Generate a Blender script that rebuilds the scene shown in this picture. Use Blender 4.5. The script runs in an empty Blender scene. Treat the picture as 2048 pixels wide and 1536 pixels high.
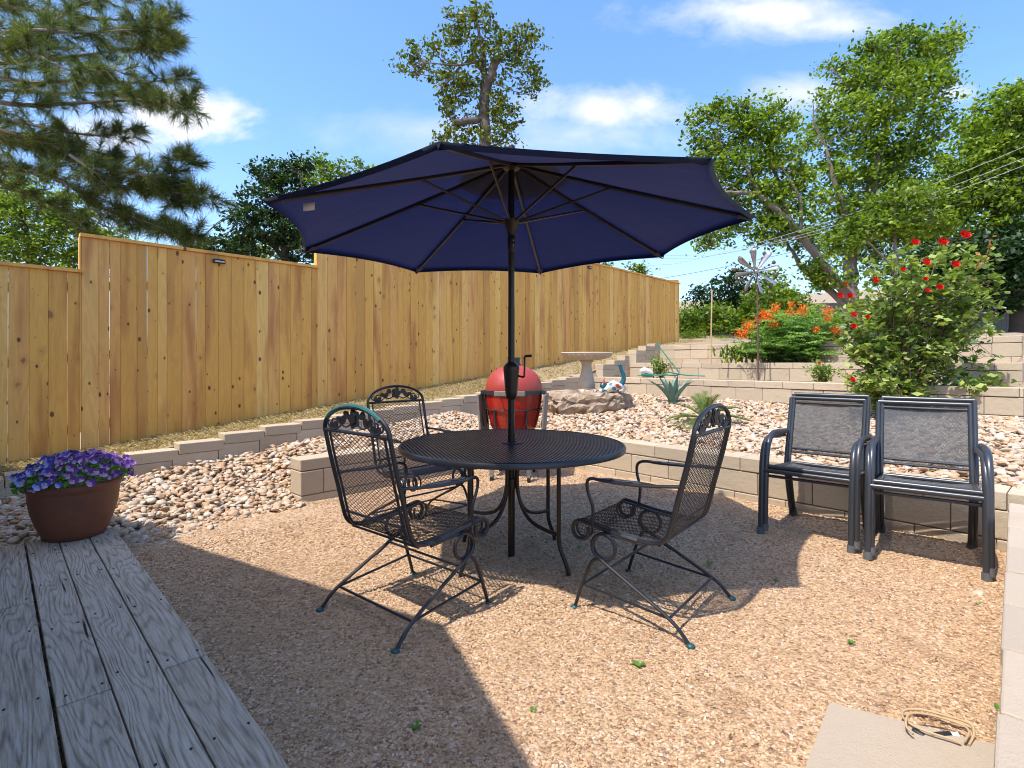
import bpy, math, random
import numpy as np
from mathutils import Vector, Matrix
R = math.radians
random.seed(7)
rng = np.random.default_rng(7)
scene = bpy.context.scene
col = scene.collection

# ------------------------------------------------------------------ camera, light, sky
F, HY, EYE = 1060.0, 726.0, 1.21
cam_d = bpy.data.cameras.new("camera")
cam = bpy.data.objects.new("camera", cam_d)
col.objects.link(cam)
cam.location = (0, 0, EYE)
cam.rotation_euler = (R(90), 0, 0)
cam_d.sensor_width = 36.0
cam_d.lens = 36.0 * F / 2048
cam_d.shift_y = (HY - 768.0) / 2048
cam_d.clip_start = 0.05
cam_d.clip_end = 3000
scene.camera = cam

SHX, SHY = 0.37, 0.355                 # shadow offset per metre of height
SUNV = Vector((-SHX, -SHY, 1.0)).normalized()
sun_d = bpy.data.lights.new("sun", 'SUN')
sun_d.energy = 2.75
sun_d.angle = R(0.6)
sun_d.color = (1.0, 0.95, 0.87)
sun = bpy.data.objects.new("sun", sun_d)
col.objects.link(sun)
sun.location = (-6, -6, 14)
sun.rotation_euler = SUNV.to_track_quat('Z', 'Y').to_euler()

scene.view_settings.view_transform = 'Standard'
scene.view_settings.look = 'None'
scene.view_settings.exposure = 1.14
scene.view_settings.gamma = 1.0
scene.cycles.filter_width = 1.0
scene.cycles.use_denoising = True
scene.cycles.denoising_prefilter = 'ACCURATE'
scene.cycles.denoising_input_passes = 'RGB_ALBEDO_NORMAL'
scene.cycles.adaptive_threshold = 0.015
scene.cycles.max_bounces = 7
scene.cycles.diffuse_bounces = 3
scene.cycles.transparent_max_bounces = 24

world = bpy.data.worlds.new("World")
scene.world = world
world.use_nodes = True
wt = world.node_tree
wt.nodes.clear()

class NT:
    """small helper to write node trees"""
    def __init__(s, t):
        s.t = t
    def n(s, typ, _in=None, **kw):
        nd = s.t.nodes.new(typ)
        for k, v in kw.items():
            setattr(nd, k, v)
        if _in:
            for k, v in _in.items():
                s.set(nd.inputs[k], v)
        return nd
    def set(s, sock, v):
        if isinstance(v, bpy.types.NodeSocket):
            s.t.links.new(v, sock)
        elif hasattr(v, 'outputs'):
            s.t.links.new(v.outputs[0], sock)
        else:
            sock.default_value = v
    def m(s, op, a, b=None, c=None, clamp=False):
        nd = s.t.nodes.new('ShaderNodeMath')
        nd.operation = op
        nd.use_clamp = clamp
        for i, v in enumerate((a, b, c)):
            if v is not None:
                s.set(nd.inputs[i], v)
        return nd.outputs[0]
    def vm(s, op, a, b=None):
        nd = s.t.nodes.new('ShaderNodeVectorMath')
        nd.operation = op
        s.set(nd.inputs[0], a)
        if b is not None:
            s.set(nd.inputs[1], b)
        return nd.outputs['Value'] if op in ('LENGTH', 'DOT_PRODUCT', 'DISTANCE') else nd.outputs[0]
    def mix(s, f, a, b, typ='MIX'):
        nd = s.t.nodes.new('ShaderNodeMix')
        nd.data_type = 'RGBA'
        nd.blend_type = typ
        s.set(nd.inputs[0], f)
        s.set(nd.inputs[6], a)
        s.set(nd.inputs[7], b)
        return nd.outputs[2]
    def ramp(s, f, stops, interp='LINEAR'):
        nd = s.t.nodes.new('ShaderNodeValToRGB')
        e = nd.color_ramp
        e.interpolation = interp
        while len(e.elements) < len(stops):
            e.elements.new(0.5)
        for el, (p, c) in zip(e.elements, stops):
            el.position = p
            el.color = (c[0], c[1], c[2], 1) if isinstance(c, (tuple, list)) else (c, c, c, 1)
        s.set(nd.inputs[0], f)
        return nd.outputs[0]
    def noise(s, vec, scale, detail=4, rough=0.55, dist=0.0, out=0):
        nd = s.n('ShaderNodeTexNoise', {'Scale': scale, 'Detail': detail, 'Roughness': rough, 'Distortion': dist})
        if vec is not None:
            s.set(nd.inputs['Vector'], vec)
        return nd.outputs[out]
    def vor(s, vec, scale, out='Distance', feature='F1', rnd=1.0):
        nd = s.t.nodes.new('ShaderNodeTexVoronoi')
        nd.feature = feature
        nd.inputs['Scale'].default_value = scale
        nd.inputs['Randomness'].default_value = rnd
        if vec is not None:
            s.set(nd.inputs['Vector'], vec)
        return nd.outputs[out]

w = NT(wt)
SUN_EL = math.asin(SUNV.z)
sky = w.n('ShaderNodeTexSky', sky_type='NISHITA', sun_disc=False, sun_elevation=SUN_EL,
          sun_rotation=math.atan2(SUNV.x, SUNV.y) % (2 * math.pi), altitude=150, air_density=1.0, dust_density=1.4, ozone_density=2.0)
tc = w.n('ShaderNodeTexCoord')
sep = w.n('ShaderNodeSeparateXYZ', {0: tc.outputs['Generated']})
yy = w.m('MAXIMUM', sep.outputs[1], 0.05)
ca = w.m('DIVIDE', sep.outputs[0], yy)
cb = w.m('DIVIDE', sep.outputs[2], yy)
cv = w.n('ShaderNodeCombineXYZ', {0: ca, 1: cb, 2: 0.0}).outputs[0]
cvs = w.vm('MULTIPLY', cv, (1.0, 1.9, 1.0))
n1 = w.noise(cvs, 5.0, 7, 0.6, 0.4)
n2 = w.noise(cvs, 16.0, 5, 0.6, 0.2)
nn = w.m('ADD', w.m('MULTIPLY', n1, 0.75), w.m('MULTIPLY', n2, 0.25))
mask = None
for px, py, rx, ry, k in ((1520, 25, 300, 66, 1.0), (1640, 50, 170, 42, 0.8), (370, 235, 165, 62, 1.9), (250, 265, 170, 60, 1.2), (430, 245, 80, 40, 1.3),
                          (1215, 215, 195, 56, 1.1), (1285, 205, 90, 38, 1.0), (1150, 270, 260, 70, 0.55), (1600, 185, 130, 45, 0.75), (1905, 185, 60, 26, 0.9),
                          (830, 260, 240, 60, 0.42)):
    d = w.vm('SUBTRACT', cv, ((px - 1024) / F, (HY - py) / F, 0))
    d = w.vm('MULTIPLY', d, (F / rx, F / ry, 0))
    l = w.vm('LENGTH', d)
    v = w.m('SUBTRACT', 1.0, l)
    v = w.m('ADD', w.m('MULTIPLY', v, 0.95), w.m('MULTIPLY', w.m('SUBTRACT', nn, 0.47), 2.6))
    v = w.m('MULTIPLY', v, w.m('MULTIPLY_ADD', l, -1.6, 2.3, clamp=True))
    v = w.m('MULTIPLY', v, k, clamp=True)
    mask = v if mask is None else w.m('MAXIMUM', mask, v)
mask = w.m('MULTIPLY', mask, w.m('GREATER_THAN', sep.outputs[1], 0.1))
soft = w.m('POWER', mask, 1.2)
hs = w.n('ShaderNodeHueSaturation', {'Hue': 0.502, 'Saturation': 1.24, 'Value': 1.08, 'Color': sky})
hz = w.m('POWER', w.m('SUBTRACT', 1.0, w.m('MAXIMUM', sep.outputs[2], 0.0), clamp=True), 7.0)
pale = w.mix(w.m('MULTIPLY_ADD', hz, 0.62, 0.07), hs.outputs[0], (2.25, 2.75, 3.4, 1))
skyc = w.mix(w.m('MULTIPLY', soft, 0.95), pale, (3.5, 3.55, 3.7, 1))
bg = w.n('ShaderNodeBackground', {'Color': skyc, 'Strength': 0.15})
wo = w.n('ShaderNodeOutputWorld')
wt.links.new(bg.outputs[0], wo.inputs[0])

# ------------------------------------------------------------------ frames of reference
ROT = R(46.38)
CU, SU = math.cos(ROT), math.sin(ROT)
def W(s, t, z=0.0):                      # the garden's own axes: s along the fence, t towards the fence
    return Vector((s * CU - t * SU, s * SU + t * CU, z))
def ST(x, y):
    return x * CU + y * SU, -x * SU + y * CU
def at(px, py, Y):                       # a point measured in the photograph, at distance Y
    return Vector(((px - 1024) / F * Y, Y, EYE + (HY - py) / F * Y))

def lin(x, pts):
    return float(np.interp(x, [p[0] for p in pts], [p[1] for p in pts]))
def sw1(t): return 7.80 + 0.112 * t       # front faces of the walls in garden axes
def sw2(t): return sw1(t) + 1.25
def sw3(t): return sw1(t) + 2.55
def swl(t): return 4.62 + 0.0735 * t
T1, T2, T3 = 0.92, 1.19, 1.56
def fence_ground(s): return 0.226 + 0.115 * s
def edge_top(s): return lin(s, [(-4, .0), (1.1, .34), (2.3, .50), (5.4, .72), (8.4, 1.0), (9.6, 1.24), (11.0, 1.60), (14, 1.8), (40, 2.9)])
def smooth(a, b, x):
    q = min(1, max(0, (x - a) / (b - a)))
    return q * q * (3 - 2 * q)
def Hgt(s, t):
    # ground height
    if t > 5.98:
        a, b = edge_top(s) - 0.015, fence_ground(s)
        if t < 6.7: return a + (b - a) * (t - 5.98) / 0.72
        return b + (t - 6.7) * 0.02
    lane = lin(s, [(-50, -.2), (0, 0.0), (4.6, .30), (7.8, .62), (11, 1.50), (16, 1.85), (22, 2.0), (30, 2.2), (60, 3.0), (400, 3.3)])
    if s > sw3(t) + 0.1:
        h = lin(s, [(10, T3), (14, 1.80), (22, 2.05), (30, 2.2), (60, 3.0), (400, 3.3)])
        if t < 0: h = h + (lane - h) * smooth(0, -.3, t)
        return h
    if t < -0.05:
        if s < 4.9: return lin(s, [(-50, -.2), (0, -.1), (4.9, 0.28)]) if t > -0.6 else lane
        if s < sw1(0): return lin(s, [(4.9, .33), (7.8, .60)])
        return lane
    if s > sw2(t) + 0.1: return T2
    if s > sw1(t) + 0.1: return T1
    if s > swl(t) + 0.1: return lin(s, [(4.7, .335), (8.3, .635)])
    if t > (4.42 if s < 2.02 else 4.56):
        e = lin(s, [(-4, -.1), (0, 0.08), (1.1, .17), (5.4, .54), (8.2, .64)])
        behind = smooth(2.03, 2.6, s)
        i = 0.02 * (1 - behind) + behind * lin(s, [(2, .30), (4.9, .36)])
        q = (t - 4.42) / 1.5
        return i + (e - i) * q
    if s < 2.05 and t > 3.9:
        return 0.02 * smooth(3.9, 4.42, t)
    return 0.0

# ------------------------------------------------------------------ mesh builder
class MB:
    def __init__(s):
        s.v, s.f3, s.f4, s.n = [], [], [], 0
    def add(s, v, f):
        v = np.asarray(v, dtype=np.float32).reshape(-1, 3)
        f = np.asarray(f, dtype=np.int64)
        if len(f):
            (s.f3 if f.shape[1] == 3 else s.f4).append(f + s.n)
        s.v.append(v)
        s.n += len(v)
    def grid(s, P, closed_u=False, closed_v=False):
        P = np.asarray(P, dtype=np.float32)
        a, b = P.shape[:2]
        I = np.arange(a * b).reshape(a, b)
        if closed_u: I = np.vstack([I, I[:1]])
        if closed_v: I = np.hstack([I, I[:, :1]])
        f = np.stack([I[:-1, :-1], I[1:, :-1], I[1:, 1:], I[:-1, 1:]], -1).reshape(-1, 4)
        s.add(P.reshape(-1, 3), f)
    def box(s, x0, x1, y0, y1, z0, z1, M=None):
        v = np.array([(x, y, z) for z in (z0, z1) for y in (y0, y1) for x in (x0, x1)], float)
        if M is not None: v = np.array([M @ Vector(p) for p in v])
        s.add(v, [(0, 2, 3, 1), (4, 5, 7, 6), (0, 1, 5, 4), (2, 6, 7, 3), (0, 4, 6, 2), (1, 3, 7, 5)])
    def tube(s, pts, r, n=8, closed=False, caps=True, sx=1.0):
        P = np.array([tuple(p) for p in pts], float)
        k = len(P)
        rr = np.full(k, r, float) if np.isscalar(r) else np.asarray(r, float)
        T = np.empty_like(P)
        if closed:
            T = np.roll(P, -1, 0) - np.roll(P, 1, 0)
        else:
            T[1:-1] = P[2:] - P[:-2]
            T[0] = P[1] - P[0]
            T[-1] = P[-1] - P[-2]
        T /= np.linalg.norm(T, axis=1)[:, None] + 1e-12
        ref = np.array([0, 0, 1.0]) if abs(T[0][2]) < .9 else np.array([1.0, 0, 0])
        U = np.cross(T[0], ref); U /= np.linalg.norm(U)
        out = []
        an = np.arange(n) * 2 * math.pi / n
        for i in range(k):
            U = U - T[i] * np.dot(U, T[i]); U /= np.linalg.norm(U) + 1e-12
            V = np.cross(T[i], U)
            out.append(P[i] + rr[i] * (np.cos(an)[:, None] * U * sx + np.sin(an)[:, None] * V))
        s.grid(np.array(out), closed_u=closed, closed_v=True)
        if caps and not closed:
            b = s.n
            for ring, flip in ((out[0], 1), (out[-1], 0)):
                c = ring.mean(0)
                o = s.n
                idx = [(n, (j + 1) % n, j) if flip else (n, j, (j + 1) % n) for j in range(n)]
                s.add(np.vstack([ring, c[None]]), [tuple(q) for q in idx])
    def lathe(s, prof, n=24, c=(0, 0, 0), flute=None):
        rings = []
        for (r, z) in prof:
            a = np.arange(n) * 2 * math.pi / n
            rr = np.full(n, r) if flute is None else r * (1 + flute[0] * np.cos(a * flute[1]))
            rings.append(np.stack([c[0] + rr * np.cos(a), c[1] + rr * np.sin(a), np.full(n, c[2] + z)], -1))
        s.grid(np.array(rings)[::-1], closed_v=True)
    def ball(s, c, r, n=10, m=7, sc=(1, 1, 1)):
        th = np.linspace(0.02, math.pi - .02, m)
        ph = np.arange(n) * 2 * math.pi / n
        P = np.stack([np.outer(np.sin(th), np.cos(ph)) * r * sc[0] + c[0], np.outer(np.sin(th), np.sin(ph)) * r * sc[1] + c[1],
                      np.outer(np.cos(th), np.ones(n)) * r * sc[2] + c[2]], -1)
        s.grid(P, closed_v=True)
    def plate(s, outline, th, M):
        """thin plate from a 2-D outline (x, y), thickness th, placed by matrix M"""
        o = np.array(outline, float)
        k = len(o)
        c = o.mean(0)
        top = np.array([M @ Vector((p[0], p[1], th / 2)) for p in o] + [M @ Vector((c[0], c[1], th / 2))])
        bot = np.array([M @ Vector((p[0], p[1], -th / 2)) for p in o] + [M @ Vector((c[0], c[1], -th / 2))])
        s.add(top, [(k, j, (j + 1) % k) for j in range(k)])
        s.add(bot, [(k, (j + 1) % k, j) for j in range(k)])
        s.add(np.vstack([bot[:k], top[:k]]), [(j, (j + 1) % k, k + (j + 1) % k, k + j) for j in range(k)])
    def build(s, name, m=None, parent=None, smooth=True, loc=None, rz=None):
        v = np.concatenate(s.v) if s.v else np.zeros((0, 3), np.float32)
        f3 = np.concatenate(s.f3) if s.f3 else np.zeros((0, 3), np.int64)
        f4 = np.concatenate(s.f4) if s.f4 else np.zeros((0, 4), np.int64)
        me = bpy.data.meshes.new(name)
        me.vertices.add(len(v))
        me.vertices.foreach_set('co', v.astype(np.float32).ravel())
        loops = np.concatenate([f3.ravel(), f4.ravel()]).astype(np.int32)
        me.loops.add(len(loops))
        me.loops.foreach_set('vertex_index', loops)
        npol = len(f3) + len(f4)
        me.polygons.add(npol)
        st = np.concatenate([np.arange(len(f3)) * 3, len(f3) * 3 + np.arange(len(f4)) * 4]).astype(np.int32)
        me.polygons.foreach_set('loop_start', st)
        me.polygons.foreach_set('use_smooth', np.full(npol, smooth))
        me.update(calc_edges=True)
        me.validate()
        if smooth and npol < 60000: me.set_sharp_from_angle(angle=R(42))
        o = bpy.data.objects.new(name, me)
        col.objects.link(o)
        if m is not None: me.materials.append(m)
        if parent is not None: o.parent = parent
        if loc is not None: o.location = loc
        if rz is not None: o.rotation_euler = (0, 0, rz)
        return o

def tag(o, label=None, cat=None, group=None, kind=None):
    if label: o['label'] = label
    if cat: o['category'] = cat
    if group: o['group'] = group
    if kind: o['kind'] = kind
    return o
def thing(name, label, cat, loc=(0, 0, 0), rz=0.0, group=None):
    o = bpy.data.objects.new(name, None)
    col.objects.link(o)
    o.empty_display_size = 0.1
    o.location = loc
    o.rotation_euler = (0, 0, rz)
    return tag(o, label, cat, group)
def dup(root, loc, rz, label=None, extra=None):
    r = root.copy(); col.objects.link(r)
    r.location = loc; r.rotation_euler = (0, 0, rz)
    if label: r['label'] = label
    for ch in list(root.children):
        c = ch.copy(); col.objects.link(c); c.parent = r
        for g in list(ch.children):
            d = g.copy(); col.objects.link(d); d.parent = c
    return r
def bevel(o, wdt, seg=2, ang=40):
    b = o.modifiers.new('bevel', 'BEVEL'); b.width = wdt; b.segments = seg; b.limit_method = 'ANGLE'; b.angle_limit = R(ang)
    return o
def flat_auto(o, ang=35):
    return o
def spline(pts, n=8, closed=False):
    P = [np.array(p, float) for p in pts]
    out = []
    k = len(P)
    rngi = range(k if closed else k - 1)
    for i in rngi:
        if closed:
            p0, p1, p2, p3 = P[i - 1], P[i], P[(i + 1) % k], P[(i + 2) % k]
        else:
            p1, p2 = P[i], P[i + 1]
            p0 = P[i - 1] if i > 0 else 2 * p1 - p2
            p3 = P[i + 2] if i + 2 < k else 2 * p2 - p1
        for j in range(n):
            q = j / n
            out.append(0.5 * ((2 * p1) + (-p0 + p2) * q + (2 * p0 - 5 * p1 + 4 * p2 - p3) * q * q + (-p0 + 3 * p1 - 3 * p2 + p3) * q ** 3))
    if not closed: out.append(P[-1])
    return out
def frame_from(zdir, xdir=None):
    z = Vector(zdir).normalized()
    x = Vector(xdir) if xdir is not None else (Vector((0, 0, 1)) if abs(z.z) < .9 else Vector((1, 0, 0)))
    x = (x - z * x.dot(z)).normalized()
    y = z.cross(x)
    return Matrix(((x.x, y.x, z.x, 0), (x.y, y.y, z.y, 0), (x.z, y.z, z.z, 0), (0, 0, 0, 1)))

# ------------------------------------------------------------------ materials
def mat(name):
    m = bpy.data.materials.new(name); m.use_nodes = True
    t = m.node_tree; t.nodes.clear()
    q = NT(t)
    out = q.n('ShaderNodeOutputMaterial')
    b = q.n('ShaderNodeBsdfPrincipled')
    t.links.new(b.outputs[0], out.inputs[0])
    return m, q, b, out
def bump(q, b, h, strength=0.4, dist=0.01):
    n = q.n('ShaderNodeBump', {'Height': h, 'Strength': strength, 'Distance': dist})
    q.set(b.inputs['Normal'], n.outputs[0])
def coords(q):
    return q.n('ShaderNodeTexCoord').outputs['Object']
def island(q):
    return q.n('ShaderNodeNewGeometry').outputs['Random Per Island']
def simple(name, c, rough=0.5, metal=0.0, var=0.15, scale=20, bmp=0.0, bscale=60, spec=0.5, coat=0.0):
    m, q, b, o = mat(name)
    v = coords(q)
    n = q.noise(v, scale, 5, 0.6)
    q.set(b.inputs['Base Color'], q.mix(n, tuple(x * (1 - var) for x in c) + (1,), tuple(min(1, x * (1 + var)) for x in c) + (1,)))
    q.set(b.inputs['Roughness'], q.m('MULTIPLY_ADD', n, 0.2, rough - .1, clamp=True))
    b.inputs['Metallic'].default_value = metal
    b.inputs['Specular IOR Level'].default_value = spec
    if coat: b.inputs['Coat Weight'].default_value = coat
    if bmp: bump(q, b, q.noise(v, bscale, 4, .6), bmp, .004)
    return m
def leafmat(name, stops, trans=0.35, rough=0.5, nscale=0.8, spec=0.3):
    m, q, b, o = mat(name)
    r = island(q)
    n = q.noise(coords(q), nscale, 3, .5)
    f = q.m('ADD', q.m('MULTIPLY', r, 0.65), q.m('MULTIPLY', q.m('SUBTRACT', n, 0.3), 0.7), clamp=True)
    c = q.ramp(f, stops)
    q.set(b.inputs['Base Color'], c)
    b.inputs['Roughness'].default_value = rough
    b.inputs['Specular IOR Level'].default_value = spec
    if trans:
        tr = q.n('ShaderNodeBsdfTranslucent', {'Color': q.mix(0.6, c, (0.55, 0.75, 0.05, 1), 'MULTIPLY')})
        q.set(tr.inputs['Color'], q.mix(1.0, c, (1.5, 1.7, 0.6, 1), 'MULTIPLY'))
        ms = q.n('ShaderNodeMixShader', {0: trans})
        q.t.links.new(b.outputs[0], ms.inputs[1]); q.t.links.new(tr.outputs[0], ms.inputs[2])
        q.t.links.new(ms.outputs[0], o.inputs[0])
    return m

def mk_gravel(chips=False):
    m, q, b, o = mat('crushed granite' if not chips else 'granite chips')
    v = coords(q)
    stops = [(0, (.20, .105, .06)), (.15, (.38, .235, .135)), (.42, (.49, .315, .18)), (.66, (.55, .365, .21)), (.86, (.57, .41, .26)), (1, (.65, .50, .39))]
    big = q.noise(v, 1.3, 4, .6)
    if chips:
        c = q.ramp(island(q), stops)
    else:
        c1 = q.vor(v, 75, 'Color')
        s1 = q.n('ShaderNodeSeparateColor', {0: c1}).outputs[0]
        c = q.ramp(s1, stops)
        d = q.vor(v, 75)
        d2 = q.vor(v, 160)
        bump(q, b, q.m('ADD', q.m('MULTIPLY', d, -1.0), q.m('MULTIPLY', d2, -.5)), 0.9, .012)
    c = q.mix(q.m('MULTIPLY', q.m('SUBTRACT', big, .35), .7, clamp=True), c, (.48, .31, .165, 1), 'MIX')
    fl = q.noise(v, 4.5, 3, .5)
    c = q.mix(q.m('MULTIPLY', q.m('SUBTRACT', fl, .56), 2.6, clamp=True), c, (.30, .18, .095, 1))
    q.set(b.inputs['Base Color'], c)
    b.inputs['Roughness'].default_value = .85
    return m
M_gravel, M_chips = mk_gravel(), mk_gravel(True)

def mk_stone():
    m, q, b, o = mat('river stone')
    v = coords(q)
    r = island(q)
    c = q.ramp(r, [(0, (.20, .11, .06)), (.10, (.38, .215, .105)), (.25, (.49, .315, .19)), (.42, (.52, .37, .245)), (.6, (.54, .43, .315)), (.76, (.38, .30, .23)), (.9, (.57, .48, .375)), (1, (.66, .60, .50))])
    n = q.noise(v, 30, 5, .65)
    c = q.mix(q.m('MULTIPLY', n, .35), c, (.34, .21, .11, 1))
    q.set(b.inputs['Base Color'], c)
    b.inputs['Roughness'].default_value = .65
    bump(q, b, q.noise(v, 90, 4, .6), .25, .006)
    return m
M_stone = mk_stone()

def mk_dirt(name, a, c2, scale=3.0):
    m, q, b, o = mat(name)
    v = coords(q)
    n = q.noise(v, scale, 6, .65)
    n2 = q.noise(v, 40, 4, .7)
    c = q.mix(n, a + (1,), c2 + (1,))
    c = q.mix(q.m('MULTIPLY', n2, .5), c, tuple(x * .55 for x in a) + (1,))
    q.set(b.inputs['Base Color'], c)
    b.inputs['Roughness'].default_value = .95
    bump(q, b, q.m('ADD', n2, q.noise(v, 140, 3, .6)), .6, .02)
    return m
M_dirt = mk_dirt('dry soil', (.32, .235, .15), (.43, .33, .225))
M_lawn = mk_dirt('dry lawn soil', (.30, .22, .12), (.46, .35, .21), 2.0)

def mk_block(name, base=(.53, .425, .30), dark=.62):
    m, q, b, o = mat(name)
    v = coords(q)
    r = island(q)
    n = q.noise(v, 5, 5, .6)
    n2 = q.noise(v, 160, 3, .7)
    st = q.noise(q.vm('MULTIPLY', v, (2.0, 2.0, 9.0)), 1.5, 5, .7)
    c = q.mix(r, tuple(x * .84 for x in base) + (1,), tuple(x * 1.12 for x in base) + (1,))
    c = q.mix(q.m('MULTIPLY', n, .35), c, (base[0] * .8, base[1] * .77, base[2] * .74, 1))
    c = q.mix(q.m('MULTIPLY', q.m('SUBTRACT', st, .52), 2.2, clamp=True), c, tuple(x * dark for x in base) + (1,))
    c = q.mix(q.m('MULTIPLY', q.m('GREATER_THAN', n2, .64), .35), c, tuple(x * .55 for x in base) + (1,))
    q.set(b.inputs['Base Color'], c)
    b.inputs['Roughness'].default_value = .9
    bump(q, b, q.m('ADD', n2, q.m('MULTIPLY', q.noise(v, 22, 5, .7), 1.6)), .6, .008)
    return m
M_block = mk_block('concrete block')
M_slab = mk_block('slab concrete', (.46, .375, .285), .8)

def mk_fence():
    m, q, b, o = mat('new pine boards')
    v = coords(q)
    r = island(q)
    sp = q.n('ShaderNodeSeparateXYZ', {0: v})
    off = q.m('MULTIPLY', r, 57.0)
    v1 = q.n('ShaderNodeCombineXYZ', {0: q.m('ADD', q.m('MULTIPLY', sp.outputs[0], 7.0), off), 1: off, 2: q.m('ADD', q.m('MULTIPLY', sp.outputs[2], 0.9), off)}).outputs[0]
    low = q.noise(v1, 1.0, 2, .5, .3)
    rings = q.m('SINE', q.m('MULTIPLY', low, 60.0))
    fine = q.noise(q.n('ShaderNodeCombineXYZ', {0: q.m('ADD', q.m('MULTIPLY', sp.outputs[0], 90.0), off), 1: off, 2: q.m('MULTIPLY', sp.outputs[2], 2.5)}).outputs[0], 1.0, 4, .6)
    c = q.ramp(r, [(0, (.58, .265, .040)), (.2, (.76, .375, .055)), (.45, (.70, .33, .042)), (.65, (.84, .44, .070)), (.82, (.88, .53, .14)), (1, (.72, .29, .050))])
    c = q.mix(q.m('MULTIPLY', q.m('MULTIPLY_ADD', rings, .5, .5), .22), c, (.40, .20, .06, 1))
    c = q.mix(q.m('MULTIPLY', fine, .25), c, (.80, .52, .20, 1))
    # reddish heart streaks
    hs_ = q.noise(v1, 0.9, 3, .5)
    c = q.mix(q.m('MULTIPLY', q.m('SUBTRACT', hs_, .52), 4.5, clamp=True), c, (.47, .175, .04, 1))
    # knots
    v2 = q.n('ShaderNodeCombineXYZ', {0: q.m('ADD', q.m('MULTIPLY', sp.outputs[0], 5.0), off), 1: off, 2: q.m('ADD', q.m('MULTIPLY', sp.outputs[2], 3.2), q.m('MULTIPLY', off, 3.1))}).outputs[0]
    v2 = q.vm('ADD', v2, q.vm('MULTIPLY', q.noise(v2, 9.0, 2, .5, 0, 1), (.12, .12, .12)))
    kn = q.vor(v2, 1.0)
    kc = q.n('ShaderNodeSeparateColor', {0: q.vor(v2, 1.0, 'Color')}).outputs[0]
    ksz = q.m('MULTIPLY_ADD', kc, .155, -.005)
    kd = q.m('SUBTRACT', kn, ksz)
    c = q.mix(q.m('MULTIPLY', kd, -20.0, clamp=True), c, (.21, .075, .02, 1))
    halo = q.m('MULTIPLY', q.m('SUBTRACT', q.m('ADD', ksz, .14), kn), 4.0, clamp=True)
    c = q.mix(q.m('MULTIPLY', halo, .6), c, (.46, .20, .05, 1))
    v3 = q.n('ShaderNodeCombineXYZ', {0: q.m('ADD', q.m('MULTIPLY', sp.outputs[0], 13.0), off), 1: off, 2: q.m('ADD', q.m('MULTIPLY', sp.outputs[2], 7.5), q.m('MULTIPLY', off, 1.7))}).outputs[0]
    k3 = q.vor(v3, 1.0)
    c3 = q.n('ShaderNodeSeparateColor', {0: q.vor(v3, 1.0, 'Color')}).outputs[0]
    c = q.mix(q.m('MULTIPLY', q.m('SUBTRACT', k3, q.m('MULTIPLY_ADD', c3, .40, -.15)), -14.0, clamp=True), c, (.15, .05, .012, 1))
    q.set(b.inputs['Base Color'], c)
    b.inputs['Roughness'].default_value = .62
    bump(q, b, q.m('ADD', q.m('MULTIPLY', rings, .3), fine), .18, .004)
    return m
M_fence = mk_fence()

def mk_deck():
    m, q, b, o = mat('weathered deck boards')
    v = coords(q)
    r = island(q)
    sp = q.n('ShaderNodeSeparateXYZ', {0: v})
    off = q.m('MULTIPLY', r, 83.0)
    v1 = q.n('ShaderNodeCombineXYZ', {0: q.m('ADD', q.m('MULTIPLY', sp.outputs[0], 8.0), off), 1: q.m('ADD', q.m('MULTIPLY', sp.outputs[1], .85), off), 2: off}).outputs[0]
    low = q.noise(v1, 0.8, 2, .5, .25)
    rg = q.m('SINE', q.m('MULTIPLY', low, 150.0))
    rings = q.m('POWER', q.m('MULTIPLY_ADD', rg, .5, .5), 4.0)
    vf = q.n('ShaderNodeCombineXYZ', {0: q.m('ADD', q.m('MULTIPLY', sp.outputs[0], 120.0), off), 1: q.m('MULTIPLY', sp.outputs[1], 6.0), 2: off}).outputs[0]
    fine = q.noise(vf, 1.0, 5, .7)
    pat = q.noise(v, 3.0, 4, .6)
    c = q.mix(r, (.48, .385, .275, 1), (.63, .515, .385, 1))
    c = q.mix(q.m('MULTIPLY', pat, .5), c, (.30, .225, .15, 1))
    c = q.mix(q.m('MULTIPLY', rings, q.m('MULTIPLY_ADD', pat, 1.1, -.05, clamp=True)), c, (.12, .085, .06, 1))
    c = q.mix(q.m('MULTIPLY', q.m('SUBTRACT', .5, fine), 2.2, clamp=True), c, (.17, .125, .09, 1))
    c = q.mix(q.m('MULTIPLY', q.m('SUBTRACT', fine, .45), 2.0, clamp=True), c, (.72, .65, .57, 1))
    ck = q.noise(q.n('ShaderNodeCombineXYZ', {0: q.m('ADD', q.m('MULTIPLY', sp.outputs[0], 60.0), off), 1: q.m('MULTIPLY', sp.outputs[1], 1.6), 2: off}).outputs[0], 1.0, 2, .5)
    c = q.mix(q.m('MULTIPLY', q.m('SUBTRACT', ck, .68), 14, clamp=True), c, (.04, .03, .022, 1))
    q.set(b.inputs['Base Color'], c)
    b.inputs['Roughness'].default_value = .88
    b.inputs['Specular IOR Level'].default_value = .2
    bump(q, b, q.m('ADD', q.m('MULTIPLY', rings, -.7), fine), .5, .004)
    return m
M_deck = mk_deck()

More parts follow.
